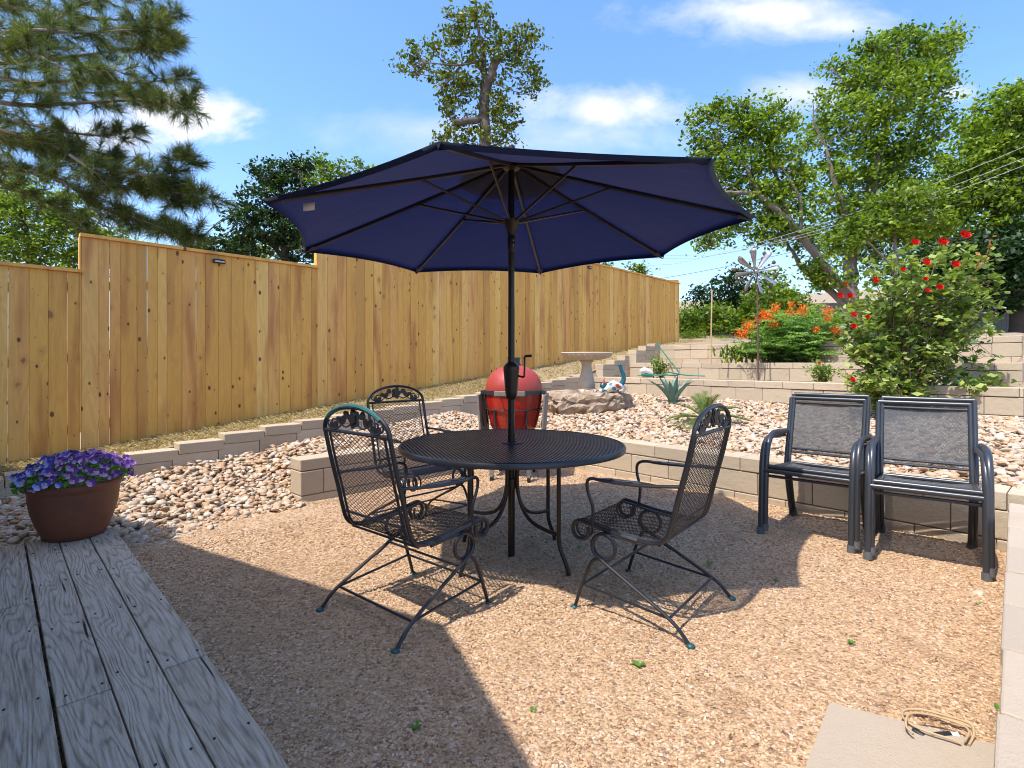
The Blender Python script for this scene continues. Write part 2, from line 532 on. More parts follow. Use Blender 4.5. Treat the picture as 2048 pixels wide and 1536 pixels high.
def mk_iron():
    m, q, b, o = mat('black painted iron')
    v = coords(q)
    n = q.noise(v, 14, 4, .6)
    c = q.mix(q.m('MULTIPLY', q.m('SUBTRACT', n, .55), 3, clamp=True), (.012, .013, .018, 1), (.035, .033, .034, 1))
    q.set(b.inputs['Base Color'], c)
    q.set(b.inputs['Roughness'], q.m('MULTIPLY_ADD', n, .25, .25))
    b.inputs['Specular IOR Level'].default_value = .6
    return m
M_iron = mk_iron()
M_teal = simple('teal glide', (.012, .075, .080), .45)
M_verd = simple('worn teal rail', (.03, .12, .12), .45, var=.6, scale=14)
M_bronze = simple('bronze aluminium', (.035, .024, .018), .38, .3, .2)
M_pole = simple('dark bronze pole', (.022, .016, .013), .35, .3, .2)
M_gun = simple('gunmetal frame', (.066, .070, .078), .33, .5, .12, 8)
M_plast = simple('grey plastic foot', (.10, .105, .11), .6)
M_blackp = simple('black plastic', (.012, .012, .014), .5)
M_red = simple('red ceramic', (.42, .018, .007), .25, 0, .12, 40, .5, 130, .6, .4)
M_reddome = simple('red ceramic dome', (.36, .045, .030), .45, 0, .10, 40, .5, 130, .5, .15)
M_band = simple('dark steel band', (.05, .055, .065), .45, .5)
M_steel = simple('dull steel', (.38, .38, .38), .4, .8)
M_greywood = simple('weathered shelf wood', (.20, .175, .15), .8, 0, .35, 9)
M_terra = simple('terracotta pot', (.165, .056, .029), .6, 0, .45, 6, .3, 40)
M_conc = simple('cast concrete', (.50, .41, .31), .85, 0, .28, 7, .3, 80)
M_bark = simple('bark', (.21, .165, .135), .9, 0, .5, 9, .8, 18)
M_barkdark = simple('dark bark', (.07, .052, .042), .9, 0, .5, 9, .8, 18)
M_barkmid = simple('grey brown bark', (.12, .092, .075), .9, 0, .5, 9, .8, 18)
M_cut = simple('raw wood stub', (.25, .10, .06), .9, 0, .4, 9)
M_stem = simple('brown stem', (.16, .10, .05), .8, 0, .4, 12)
M_gstem = simple('green stem', (.12, .17, .05), .7, 0, .3, 12)
M_wire_d = simple('dark cable', (.03, .03, .035), .6)
M_wire_l = simple('pale cable', (.34, .35, .37), .6)
M_hose = simple('green hose', (.02, .16, .11), .4)
M_white = simple('off white', (.75, .74, .70), .6)
M_rust = simple('rusty rod', (.13, .08, .055), .7, .3, .3)
M_rustnail = simple('dark nail', (.10, .06, .035), .7)
M_cord = simple('beige cord', (.46, .32, .175), .6)
M_bluep = simple('pale blue plug', (.55, .66, .75), .4)
M_greyfence = simple('grey old boards', (.27, .26, .26), .9, 0, .3, 3)
M_stucco = simple('house stucco', (.55, .50, .43), .9, 0, .1, 6)
M_shingle = simple('roof shingle', (.16, .14, .13), .9, 0, .3, 9)

def mk_fabric():
    m, q, b, o = mat('navy canopy cloth')
    v = coords(q)
    n = q.noise(v, 3, 4, .6)
    c = q.mix(n, (.003, .0095, .044, 1), (.005, .013, .056, 1))
    q.set(b.inputs['Base Color'], c)
    b.inputs['Roughness'].default_value = .75
    b.inputs['Sheen Weight'].default_value = .15
    wv = q.noise(v, 420, 2, .5)
    bump(q, b, q.m('ADD', q.m('MULTIPLY', wv, .05), q.noise(q.vm('MULTIPLY', v, (1.0, 1.0, 1.0)), 4.0, 3, .5, .6)), .30, .02)
    tr = q.n('ShaderNodeBsdfTranslucent', {'Color': (.001, .007, .045, 1)})
    ms = q.n('ShaderNodeMixShader', {0: .42})
    q.t.links.new(b.outputs[0], ms.inputs[1]); q.t.links.new(tr.outputs[0], ms.inputs[2])
    q.t.links.new(ms.outputs[0], o.inputs[0])
    return m
M_fabric = mk_fabric()

def mk_sling():
    m, q, b, o = mat('grey sling mesh')
    v = coords(q)
    n = q.noise(v, 5, 3, .5)
    q.set(b.inputs['Base Color'], q.mix(n, (.070, .073, .077, 1), (.125, .126, .128, 1)))
    b.inputs['Roughness'].default_value = .5
    # open weave: small holes
    sp = q.n('ShaderNodeSeparateXYZ', {0: v})
    a = q.m('SINE', q.m('MULTIPLY', sp.outputs[1], 900.0))
    c_ = q.m('SINE', q.m('MULTIPLY', sp.outputs[2], 900.0))
    c2_ = q.m('SINE', q.m('MULTIPLY', sp.outputs[0], 900.0))
    h = q.m('GREATER_THAN', q.m('MULTIPLY', a, q.m('ADD', c_, c2_)), .12)
    tp = q.n('ShaderNodeBsdfTransparent')
    ms = q.n('ShaderNodeMixShader', {0: q.m('MULTIPLY_ADD', h, .42, .16)})
    q.t.links.new(b.outputs[0], ms.inputs[1]); q.t.links.new(tp.outputs[0], ms.inputs[2])
    q.t.links.new(ms.outputs[0], o.inputs[0])
    return m
M_sling = mk_sling()

def mk_rock():
    m, q, b, o = mat('flat limestone')
    v = coords(q)
    n = q.noise(v, 6, 6, .65, .3)
    c = q.ramp(n, [(.25, (.16, .10, .06)), (.42, (.30, .21, .135)), (.55, (.41, .31, .22)), (.7, (.48, .39, .30))])
    q.set(b.inputs['Base Color'], c)
    b.inputs['Roughness'].default_value = .9
    bump(q, b, q.noise(v, 14, 6, .7), .9, .03)
    return m
M_rock = mk_rock()

L_oak = leafmat('tree leaves', [(0, (.020, .042, .010)), (.22, (.060, .105, .014)), (.42, (.13, .205, .020)), (.68, (.25, .325, .035)), (1, (.40, .43, .07))], .35, .42, .5)
L_oakdark = leafmat('dark tree leaves', [(0, (.008, .022, .010)), (.5, (.020, .05, .014)), (.85, (.05, .10, .02)), (1, (.10, .16, .03))], .25, .5, .5)  # deeper greens than the other tree leaves, for the dark trees and bush
L_olive = leafmat('sparse tree leaves', [(0, (.025, .045, .010)), (.35, (.075, .105, .016)), (.7, (.18, .19, .025)), (1, (.32, .26, .05))], .3, .45, .6)
L_bright = leafmat('bright leaves', [(0, (.035, .070, .012)), (.4, (.10, .16, .016)), (.75, (.22, .28, .025)), (1, (.36, .38, .05))], .4, .45, .7)
L_pine = leafmat('pine needles', [(0, (.012, .034, .018)), (.3, (.048, .076, .022)), (.6, (.125, .150, .030)), (.85, (.25, .245, .06)), (1, (.36, .32, .10))], .28, .5, 1.2)
L_rose = leafmat('rose leaves', [(0, (.035, .065, .020)), (.25, (.10, .165, .032)), (.55, (.23, .31, .06)), (.85, (.40, .44, .13)), (.95, (.36, .16, .05)), (1, (.36, .12, .05))], .3, .4, 3)
L_fern = leafmat('feathery leaves', [(0, (.08, .17, .045)), (.5, (.19, .33, .08)), (1, (.36, .48, .11))], .35, .5, 2)
L_agave = leafmat('agave leaf', [(0, (.10, .20, .15)), (1, (.20, .30, .23))], 0, .5, 3)
L_sago = leafmat('sago leaf', [(0, (.04, .085, .012)), (.6, (.10, .16, .015)), (1, (.22, .26, .03))], .25, .35, 3)
L_dry = leafmat('dry grass', [(0, (.22, .15, .06)), (.4, (.42, .31, .14)), (.8, (.58, .47, .26)), (.93, (.26, .26, .08)), (1, (.13, .18, .04))], .2, .8, 2.5)
L_weed = leafmat('weed leaf', [(0, (.06, .17, .02)), (1, (.16, .32, .05))], .3, .5, 3)
P_rose = leafmat('red petals', [(0, (.50, .006, .008)), (.6, (.68, .02, .022)), (1, (.80, .08, .06))], .2, .5, 8)
P_orange = leafmat('orange petals', [(0, (.62, .07, .01)), (.5, (.82, .17, .015)), (1, (.92, .36, .03))], .25, .5, 8)
P_blue = leafmat('blue pansy petals', [(0, (.030, .024, .22)), (.45, (.07, .06, .40)), (.7, (.20, .22, .62)), (.88, (.45, .50, .80)), (1, (.72, .75, .86))], .2, .55, 12)
P_purple = leafmat('purple pansy petals', [(0, (.055, .012, .14)), (.45, (.13, .035, .28)), (.7, (.30, .15, .46)), (.88, (.55, .40, .68)), (1, (.78, .70, .82))], .2, .55, 12)
M_yellow = simple('yellow eye', (.80, .50, .03), .6)

# ------------------------------------------------------------------ ground
def axis(pts):
    out = []
    for (a, b, d) in pts:
        out += list(np.arange(a, b, d))
    return sorted(set(round(x, 4) for x in out))
S_ax = axis([(-400, -40, 60), (-40, -4, 4), (-4, 14, .09), (14, 30, .5), (30, 120, 6), (120, 481, 60)])
T_ax = axis([(-400, -40, 60), (-40, -6, 4), (-6, 9, .09), (9, 30, 1.5), (30, 120, 10), (120, 481, 60)])
P = np.zeros((len(S_ax), len(T_ax), 3), np.float32)
for i, s_ in enumerate(S_ax):
    for j, t_ in enumerate(T_ax):
        z = Hgt(s_, t_)
        P[i, j] = (s_, t_, z - 0.006)
mb = MB(); mb.grid(P)
ground = mb.build('ground', M_dirt, rz=ROT)
ground['kind'] = 'structure'

# patio gravel sheet with gentle unevenness
def wob(x, y):
    return (.006 * math.sin(x * 2.1 + 1) * math.cos(y * 1.7) + .004 * math.sin(x * 5.3) * math.sin(y * 4.7 + 2)
            + .0035 * math.sin(x * 13.1 + 2 * math.sin(y * 3.1)) * math.sin(y * 11.3 + 2 * math.sin(x * 2.7)))
gs = np.arange(-1.2, 4.95, .06); gt = np.arange(-0.1, 5.0, .06)
P = np.array([[(a, b, 0.004 + .008 + wob(a, b) + (0.02 * smooth(3.9, 4.42, b) if b > 3.9 and a < 2.05 else 0) - (0.05 if b > 4.5 else 0)) for b in gt] for a in gs])
mb = MB(); mb.grid(P)
patio = mb.build('gravel_patio', M_gravel, rz=ROT)
patio['kind'] = 'structure'
def pz(s, t): return 0.012 + wob(s, t)

# loose chips on the gravel
def chips(n, smin, smax, tmin, tmax, size, pred):
    base = np.array([(x, y, z) for z in (-.5, .5) for y in (-.5, .5) for x in (-.5, .5)])
    ff = np.array([(0, 2, 3, 1), (4, 5, 7, 6), (0, 1, 5, 4), (2, 6, 7, 3), (0, 4, 6, 2), (1, 3, 7, 5)])
    s = rng.uniform(smin, smax, n); t = rng.uniform(tmin, tmax, n)
    keep = pred(s, t)
    s, t = s[keep], t[keep]
    n = len(s)
    sc = rng.uniform(.5, 1.35, (n, 1, 1)) * size * np.array([1, .75, .45])[None, None] * rng.uniform(.7, 1.3, (n, 1, 3))
    v = base[None] * (1 + rng.uniform(-.35, .25, (n, 8, 3))) * sc
    a = rng.uniform(0, 6.283, n); b = rng.normal(0, .33, n)
    ca_, sa_, cb_, sb_ = np.cos(a), np.sin(a), np.cos(b), np.sin(b)
    x, y, z = v[..., 0], v[..., 1], v[..., 2]
    x, z = x * cb_[:, None] - z * sb_[:, None], x * sb_[:, None] + z * cb_[:, None]
    x, y = x * ca_[:, None] - y * sa_[:, None], x * sa_[:, None] + y * ca_[:, None]
    zz = np.array([pz(p, q_) for p, q_ in zip(s, t)]) + size * .12
    V = np.stack([x + s[:, None], y + t[:, None], z + zz[:, None]], -1).reshape(-1, 3)
    Fc = (ff[None] + (np.arange(n) * 8)[:, None, None]).reshape(-1, 4)
    return V, Fc
def seen(s, t, ymin, ymax):
    x = s * CU - t * SU; y = s * SU + t * CU
    return (y > ymin) & (y < ymax) & (np.abs(x) < y * 1.02 + .1)
mb = MB()
V, Fc = chips(170000, -.9, 4.6, .04, 4.35, .0088, lambda s, t: seen(s, t, 1.2, 2.3)); mb.add(V, Fc)
V, Fc = chips(120000, -.3, 4.7, .04, 4.35, .0105, lambda s, t: seen(s, t, 2.3, 3.4)); mb.add(V, Fc)
V, Fc = chips(50000, .6, 4.7, .04, 4.35, .013, lambda s, t: seen(s, t, 3.4, 6.5)); mb.add(V, Fc)
o = mb.build('gravel_chips', M_chips, smooth=False, rz=ROT)
tag(o, 'crushed pink granite gravel covering the patio', 'gravel', kind='stuff')

# ------------------------------------------------------------------ river stones
import bmesh
def stone_lib(n, sub):
    out = []
    for k in range(n):
        bm = bmesh.new(); bmesh.ops.create_icosphere(bm, subdivisions=sub, radius=1)
        v = np.array([tuple(x.co) for x in bm.verts]); f = np.array([[q.index for q in x.verts] for x in bm.faces]); bm.free()
        d = rng.normal(size=(7, 3)); d /= np.linalg.norm(d, axis=1)[:, None]
        for dd in d:
            h = v @ dd; lim = rng.uniform(.62, .95)
            v = v - np.clip(h - lim, 0, None)[:, None] * dd * .8
        out.append((v, f))
    return out
LIB = stone_lib(14, 2)
def stones(mb, s, t, z, size):
    for k in range(len(s)):
        v, f = LIB[k % len(LIB)]
        sz = size[k]
        sc = np.array([1.0, rng.uniform(.55, .95), rng.uniform(.30, .58)]) * sz * .5
        q = Matrix.Rotation(rng.uniform(0, 6.28), 3, 'Z') @ Matrix.Rotation(rng.normal(0, .38), 3, 'X') @ Matrix.Rotation(rng.normal(0, .38), 3, 'Y') @ Matrix.Rotation(rng.uniform(0, 6.28), 3, 'Z')
        mb.add((v * sc) @ np.array(q).T + (s[k], t[k], z[k]), f)
mb = MB()
def scatter(n, s0, s1, t0, t1, ok, lo, hi, lift):
    s = rng.uniform(s0, s1, n); t = rng.uniform(t0, t1, n)
    k = np.array([ok(a, b) for a, b in zip(s, t)])
    s, t = s[k], t[k]
    size = lo + (hi - lo) * rng.beta(1.6, 3.2, len(s))
    z = np.array([Hgt(a, b) for a, b in zip(s, t)]) + rng.uniform(0, lift, len(s))
    stones(mb, s, t, z, size)
def in_left(s, t):
    if t > 5.84: return False
    lim = 4.34 - .12 * math.sin(s * 4) if s < 2.0 else 4.60
    if s < .9: lim = min(lim, 4.42) if s > .55 else 4.5
    return t > lim
scatter(8500, -1.2, 4.95, 4.1, 5.9, in_left, .04, .105, .035)
scatter(500, .62, 1.7, 3.95, 4.45, lambda s, t: t > 4.0 + .25 * (s - .62) + .1 * rng.random(), .035, .09, .02)
scatter(15500, 4.8, 8.5, -1.4, 5.85, lambda s, t: swl(t) + .19 < s < sw1(t) - .02, .045, .115, .035)
o = mb.build('river_stones', M_stone, rz=ROT)
tag(o, 'rounded tan and white river stones around the patio', 'river stones', kind='stuff')
# dark soil sheet under the stones is the ground itself

# ------------------------------------------------------------------ deck
deck = thing('deck', 'weathered grey wooden deck along the left edge', 'deck', (0, 0, 0), ROT - R(2.0))
mb = MB()
DZ = 0.11
bw, gap = .1410, .0050
edge = .577
joints = {0: [2.24], 1: [], 2: [2.23], 3: [3.3], 4: [1.2], 5: [3.0], 6: [2.0], 7: [1.0], 8: [2.6], 9: [1.5]}
mbn = MB()
for k in range(13):
    x1 = edge - k * (bw + gap) - (.005 if k >= 3 else 0)
    x0 = x1 - bw
    ends = [-2.6] + joints.get(k, []) + [4.42 + random.uniform(-.012, .012) - .0]
    for a, b_ in zip(ends[:-1], ends[1:]):
        dz = random.uniform(-.002, .002)
        mb.box(x0, x1, a + .003, b_ - .003, DZ - .038 + dz, DZ + dz)
        for yy_ in np.arange(a + .05, b_ - .02, .61):
            for xx_ in (x0 + .025, x1 - .025):
                mbn.lathe([(0.0005, DZ + .0035 + dz), (.004, DZ + .0035 + dz), (.0042, DZ + dz - .002)], 6, (xx_ + random.uniform(-.006, .006), yy_, 0))
bevel(mb.build('decking', M_deck, deck, smooth=False), .004, 2)
mbn.build('nail_head', M_blackp, deck)['kind'] = 'stuff'
mb = MB()
mb.box(edge - .045, edge - .008, -2.6, 4.40, -.02, DZ - .042)
for yy_ in np.arange(-2.4, 4.4, .61):
    mb.box(edge - 1.9, edge - .05, yy_, yy_ + .04, -.02, DZ - .042)
mb.build('joist', M_deck, deck, smooth=False)

# ------------------------------------------------------------------ walls of concrete block
def block_course(mb, x0, x1, y0, y1, z0, z1, L=.4, off=0.0, j=.003):
    x = x0 - off
    while x < x1 - .02:
        a, b_ = max(x, x0), min(x + L, x1)
        if b_ - a > .03:
            dy = random.uniform(-j, j)
            mb.box(a + .002, b_ - .002, y0 + dy, y1 + dy, z0 + .0015, z1 - .0015 + random.uniform(-.001, .001))
        x += L
def wall_local(p0, p1):
    """origin and rotation for a wall whose visible face runs from p0 to p1"""
    d = (p1 - p0); L = d.length
    return p0, math.atan2(d.y, d.x), L

# low L-shaped wall round the patio
low = thing('low_wall', 'low tan block wall edging the gravel patio behind the table', 'wall')
top = .385
p0, a0, L0 = wall_local(W(2.02, 4.41), W(swl(4.41), 4.41))
capb, midb, botb = MB(), MB(), MB()
def part_at(mb_, name, p, a, parent, m=M_block, bv=.007):
    o = mb_.build(name, m, parent, smooth=False, loc=p, rz=a)
    return bevel(o, bv)
block_course(capb, 0, L0, 0, .205, top - .10, top, .41, 0)
block_course(midb, 0, L0, 0, .2, top - .31, top - .103, .41, .2)
block_course(midb, 0, L0, 0, .2, -.15, top - .313, .41, 0)
part_at(capb, 'cap_course', p0, a0, low); part_at(midb, 'block_course', p0, a0, low)
p0, a0, L0 = wall_local(W(swl(4.615), 4.615), W(swl(-.45), -.45))
capb, midb = MB(), MB()
block_course(capb, 0, L0, 0, .27, top - .12, top, .43, .15)
block_course(midb, 0, L0, .006, .24, top - .31, top - .123, .43, 0)
block_course(midb, 0, L0, 0, .24, -.15, top - .313, .43, .2)
part_at(capb, 'cap_course', p0, a0, low); part_at(midb, 'block_course', p0, a0, low)

# paver-topped wall on the right
pw = thing('paver_wall', 'low wall capped with square tan pavers at the right edge', 'wall')
p0, a0, L0 = wall_local(W(.15, .035), W(4.50, .035))
capb, midb = MB(), MB()
for k, x in enumerate(np.arange(0, L0, .41)):
    b_ = min(x + .41, L0)
    dz = random.uniform(-.003, .003)
    capb.box(x + .002, b_ - .002, -.42, random.uniform(-.004, .004), .345 - .06 + dz, .345 + dz)
block_course(midb, 0, L0, -.40, -.012, .07, .283, .41, .2)
block_course(midb, 0, L0, -.40, -.012, -.15, .067, .41, 0)
part_at(capb, 'cap_course', p0, a0, pw, M_slab); part_at(midb, 'block_course', p0, a0, pw)

def terrace_wall(name, label, sfun, ztop, zbot, t0=5.9, t1=-.05, capth=.10):
    th_ = thing(name, label, 'retaining wall')
    p0, a0, L0 = wall_local(W(sfun(t0), t0), W(sfun(t1), t1))
    c_, m_ = MB(), MB()
    block_course(c_, 0, L0, -.008, .26, ztop - capth, ztop, .405, random.uniform(0, .4))
    z = ztop - capth - .003; k = 0
    while z > zbot:
        block_course(m_, 0, L0, 0, .2, z - .2, z, .405, .2 * (k % 2)); z -= .203; k += 1
    part_at(c_, 'cap_course', p0, a0, th_); part_at(m_, 'block_course', p0, a0, th_)
    return th_
terrace_wall('retaining_wall', 'lowest tan block retaining wall behind the river stones', sw1, .945, .45)
terrace_wall('retaining_wall', 'middle tan block retaining wall behind the wind spinner', sw2, 1.215, .85)
terrace_wall('retaining_wall', 'highest tan block retaining wall behind the orange flowers', sw3, 1.60, 1.1)

# stepped edging by the fence
ed = thing('edging_wall', 'stepped row of tan blocks between grass strip and river stones', 'edging')
mb = MB()
s = -1.35
seq = 0
while s < 8.05:
    L = .405
    zt = edge_top(s + .2) + .01
    dy = random.uniform(-.006, .006)
    mb.box(s + .003, s + L - .003, 5.86 + dy, 6.06 + dy, zt - .10, zt)
    mb.box(s - .05, s + L - .055, 5.865, 6.05, zt - .305, zt - .103)
    s += L
bevel(mb.build('edging_block', M_block, ed, smooth=False, rz=ROT), .006)
rw = thing('return_wall', 'stepped side walls of the terraces climbing beside the grass', 'retaining wall')
mb = MB()
for (sa, sb, zb) in ((sw1(5.9) + .27, sw2(5.9), T1), (sw2(5.9) + .27, sw3(5.9) + .05, T2)):
    s = sa
    while s < sb - .05:
        L = min(.40, sb - s)
        zt = max(edge_top(s + .45) + .03, zb + .12)
        mb.box(s + .002, s + L - .002, 5.86, 6.06, zt - .1, zt)
        z = zt - .102
        while z > zb - .1:
            mb.box(s + .002, s + L - .002, 5.866, 6.055, z - .2, z); z -= .203
        s += L
bevel(mb.build('return_block', M_block, rw, smooth=False, rz=ROT), .006)

# ------------------------------------------------------------------ slab in the foreground
mb = MB()
out2 = [(1.10, 1.835), (.88, 1.575), (.62, 1.25), (.95, .9), (1.45, .85), (1.62, 1.50), (1.54, 1.605), (1.36, 1.70)]
mb.plate([(x, y) for x, y in out2], .09, Matrix.Translation((0, 0, -.010)))
o = bevel(mb.build('stepping_slab', M_slab, smooth=False), .008, 2, 60)
tag(o, 'pale concrete slab set into the gravel at bottom right', 'concrete slab')

# ------------------------------------------------------------------ fence
fence = thing('privacy_fence', 'new golden pine board fence stepping up the slope', 'fence')
panels = [(-4.7, -1.70, 1.74), (-1.70, .855, 2.10), (.855, 3.30, 2.46), (3.30, 5.82, 2.765), (5.82, 8.36, 3.10), (8.36, 13.68, 3.37)]
FT = 6.70
for (sa, sb, zt) in panels:
    mb = MB(); s = sa
    while s < sb - .02:
        wdt = min(.1395 + random.uniform(-.003, .003), sb - s)
        if random.random() < .10: wdt = min(wdt, .09)
        g = random.choice([.001, .0013, .0016, .0016, .002, .0028 if sa < 3 else .002])
        za = fence_ground(s) - random.uniform(-.005, .03)
        dy = random.uniform(-.003, .003)
        tl = random.uniform(-.0008, .0008)
        M = Matrix.Translation((s, FT + dy, 0)) @ Matrix.Rotation(tl, 4, 'Y')
        mb.box(0, wdt - g, 0, .016, za, zt, M)
        s += wdt
    nb = MB(); s = sa
    while s < min(sb, 8.3) - .1:
        for zr in (.24, .94, 1.64):
            for xx in (.035, .105):
                zz_ = fence_ground(s) + zr + random.uniform(-.012, .012)
                if zz_ < zt - .03:
                    xx_ = s + xx + random.uniform(-.006, .006)
                    a6 = np.arange(6) * math.pi / 3
                    v = np.stack([xx_ + .0032 * np.cos(a6), np.full(6, FT - .0052), zz_ + .0032 * np.sin(a6)], -1)
                    nb.add(v, [(0, 1, 2, 3), (0, 3, 4, 5)])
        s += .1395
    if nb.n: nb.build('nail_head', M_rustnail, fence, smooth=False, rz=ROT)['kind'] = 'stuff'
    bevel(mb.build('fence_panel', M_fence, fence, smooth=False, rz=ROT), .004, 1)
    mb = MB()
    mb.box(sa - .01, sb + .012, FT - .028, FT + .07, zt + .002, zt + .034)
    for k in range(3):
        za = fence_ground(sa) + .2 + k * .7
        zb2 = fence_ground(sb) + .2 + k * .7
        v = np.array([(sa, FT + .02, za), (sb, FT + .02, zb2), (sb, FT + .02, zb2 + .09), (sa, FT + .02, za + .09), (sa, FT + .058, za), (sb, FT + .058, zb2), (sb, FT + .058, zb2 + .09), (sa, FT + .058, za + .09)])
        mb.add(v, [(0, 1, 2, 3), (7, 6, 5, 4), (0, 4, 5, 1), (3, 2, 6, 7)])
    mb.build('cap_rail', M_fence, fence, smooth=False, rz=ROT)
    mb = MB()
    mb.box(sb - .09, sb - .003, FT + .06, FT + .15, fence_ground(sb) - .3, zt)
    mb.build('fence_post', M_fence, fence, smooth=False, rz=ROT)
    mb = MB()
    mb.box(sa - .014, sa - .0005, FT - .003, FT + .07, fence_ground(sa) + .2, zt)
    mb.build('end_trim', M_fence, fence, smooth=False, rz=ROT)

def fence_light(s, z, label):
    th_ = thing('fence_light', label, 'light', W(s, FT - .004, z), ROT, 'small black lights along the fence top')
    mb = MB(); mb.box(-.065, .065, -.03, 0, -.022, .022); mb.box(-.055, .055, -.05, -.03, .008, .022)
    bevel(mb.build('lamp_housing', M_blackp, th_, smooth=False), .004)
    mb = MB(); mb.box(-.05, .05, -.048, -.031, -.014, .004)
    mb.build('lens', M_steel, th_, smooth=False)
fence_light(2.10, 2.385, 'black light on the fence panel left of the umbrella')
fence_light(4.62, 2.69, 'black light on the fence just under the canopy left edge')
fence_light(9.45, 3.27, 'black light on the fence panel right of the umbrella')

# dry grass strip and blades
mb = MB()
P = np.array([[(s, t, Hgt(s, t) + .004 + .012 * math.sin(s * 7) * math.sin(t * 11)) for t in np.linspace(6.03, 6.72, 10)] for s in np.arange(-2.5, 16, .12)])
mb.grid(P)
tag(mb.build('grass_ground', M_lawn, rz=ROT), kind='structure')
def blades(n, sfun, size, mb):
    for _ in range(n):
        s, t, z = sfun()
        a = random.uniform(0, 6.28); L = random.uniform(.4, 1.2) * size; lean = random.uniform(.5, 1.5)
        dx, dy = math.cos(a), math.sin(a)
        w_ = .0035 + .002 * random.random()
        p = np.array([(s - dy * w_, t + dx * w_, z), (s + dy * w_, t - dx * w_, z), (s + dx * L * lean * .6, t + dy * L * lean * .6, z + L * .55), (s + dx * L * lean, t + dy * L * lean, z + L * .6)])
        mb.add(p, [(0, 1, 2), (0, 2, 3)])
mb = MB()
def gp():
    s = random.uniform(-1.5, 14) if random.random() < .5 else random.uniform(-1, 7)
    t = random.uniform(6.06, 6.72); return s, t, Hgt(s, t) + .004
blades(16000, gp, .06, mb)
tag(mb.build('dry_grass', L_dry, rz=ROT), 'short dry straw coloured grass along the fence foot', 'grass', kind='stuff')

# ------------------------------------------------------------------ house behind the camera (casts the shade on the deck)
house = thing('house', 'house with wide roof eave shading the deck, beside the camera', 'house')
S0 = Vector((-.37, 2.36, 0)); RH = 2.75
C0 = S0 - Vector((SHX, SHY, 0)) * RH
e1 = Vector((-.862, .507, 0)); e2 = Vector((.40, -.917, 0))
poly = [C0, C0 + e1 * 6.5, C0 + e1 * 6.5 + Vector((-2.5, -4.5, 0)), C0 + e2 * 7 + Vector((-4.5, -2, 0)), C0 + e2 * 7]
cc = sum(poly, Vector()) / 5
mb = MB()
k = len(poly)
v = [(p.x, p.y, RH) for p in poly] + [(p.x, p.y, RH + .18) for p in poly] + [(cc.x, cc.y, RH + 1.3)]
mb.add(v, [(i, (i + 1) % k, k + (i + 1) % k, k + i) for i in range(k)])
mb.add(v, [(k + i, k + (i + 1) % k, 2 * k) for i in range(k)])
mb.add(v, [(0, i + 1, i) for i in range(1, k - 1)])
mb.build('roof', M_shingle, house, smooth=False)
wp = [cc + (p - cc) * .60 for p in poly]
mb = MB()
v = [(p.x, p.y, -.1) for p in wp] + [(p.x, p.y, RH) for p in wp]
mb.add(v, [(i, (i + 1) % k, k + (i + 1) % k, k + i) for i in range(k)])
mb.build('wall', M_stucco, house, smooth=False)

# ------------------------------------------------------------------ table
TX, TY, TR, TZ = 0.0, 3.275, .685, .72
table = thing('patio_table', 'round black metal mesh table under the blue umbrella', 'table', (TX, TY, 0), 0)
mb = MB()
pts = lambda r, z, n=64: [(r * math.cos(a), r * math.sin(a), z) for a in np.linspace(0, 2 * math.pi, n, endpoint=False)]
prof = [(TR - .012, TZ), (TR, TZ - .004), (TR + .006, TZ - .016), (TR + .004, TZ - .032), (TR - .012, TZ - .036), (TR - .016, TZ - .012), (TR - .012, TZ)]
mb.lathe(prof, 96)
mb.build('rim', M_iron, table)
mb = MB()
def chord(c, ang, r):
    h = math.sqrt(max(r * r - c * c, 0)); ca_, sa_ = math.cos(ang), math.sin(ang)
    return np.array([(c * -sa_ - h * ca_, c * ca_ - h * sa_), (c * -sa_ + h * ca_, c * ca_ + h * sa_)])
for ang, p, z, wd, hh in ((R(-70), .0205, TZ - .006, .0115, .0026), (R(20), .022, TZ - .0125, .0095, .0016)):
    c = -TR + .01
    while c < TR - .01:
        a_, b_ = chord(c, ang, TR - .01)
        d = (b_ - a_); L = np.linalg.norm(d)
        if L > .02:
            d /= L; nrm = np.array([-d[1], d[0]]) * wd / 2
            q = [a_ - nrm, b_ - nrm, b_ + nrm, a_ + nrm]
            v = [(x, y, z - hh) for x, y in q] + [(x, y, z + hh) for x, y in q]
            mb.add(v, [(3, 2, 1, 0), (4, 5, 6, 7), (0, 1, 5, 4), (2, 3, 7, 6)])
        c += p
mb.build('tabletop', M_iron, table, smooth=False)
mb = MB()
mb.lathe([(.030, TZ + .004), (.062, TZ + .003), (.064, TZ - .002), (.06, TZ - .008), (.03, TZ - .012)], 28)
mb.build('umbrella_ring', M_blackp, table)
for kk in range(4):
    a = R(-45 + 90 * kk) + R(3)
    d = np.array([math.cos(a), math.sin(a)])
    mb = MB()
    prof2 = [(.36, TZ - .02), (.36, .5), (.36, .30), (.36, .20), (.375, .14), (.41, .075), (.428, .03), (.43, .0)]
    mb.tube(spline([(d[0] * r, d[1] * r, z) for r, z in prof2], 6), .0125, 10)
    mb.build('leg', M_bronze, table)
    mb = MB()
    prof2 = [(.10, TZ - .04), (.062, .62), (.043, .52), (.05, .42), (.085, .33), (.15, .265), (.25, .235), (.355, .225)]
    mb.tube(spline([(d[0] * r, d[1] * r, z) for r, z in prof2], 6), .0115, 10)
    mb.build('brace', M_bronze, table)
mb = MB()
mb.lathe([(.029, .50), (.034, .498), (.034, .44), (.029, .438)], 20)
mb.build('pole_collar', M_bronze, table)

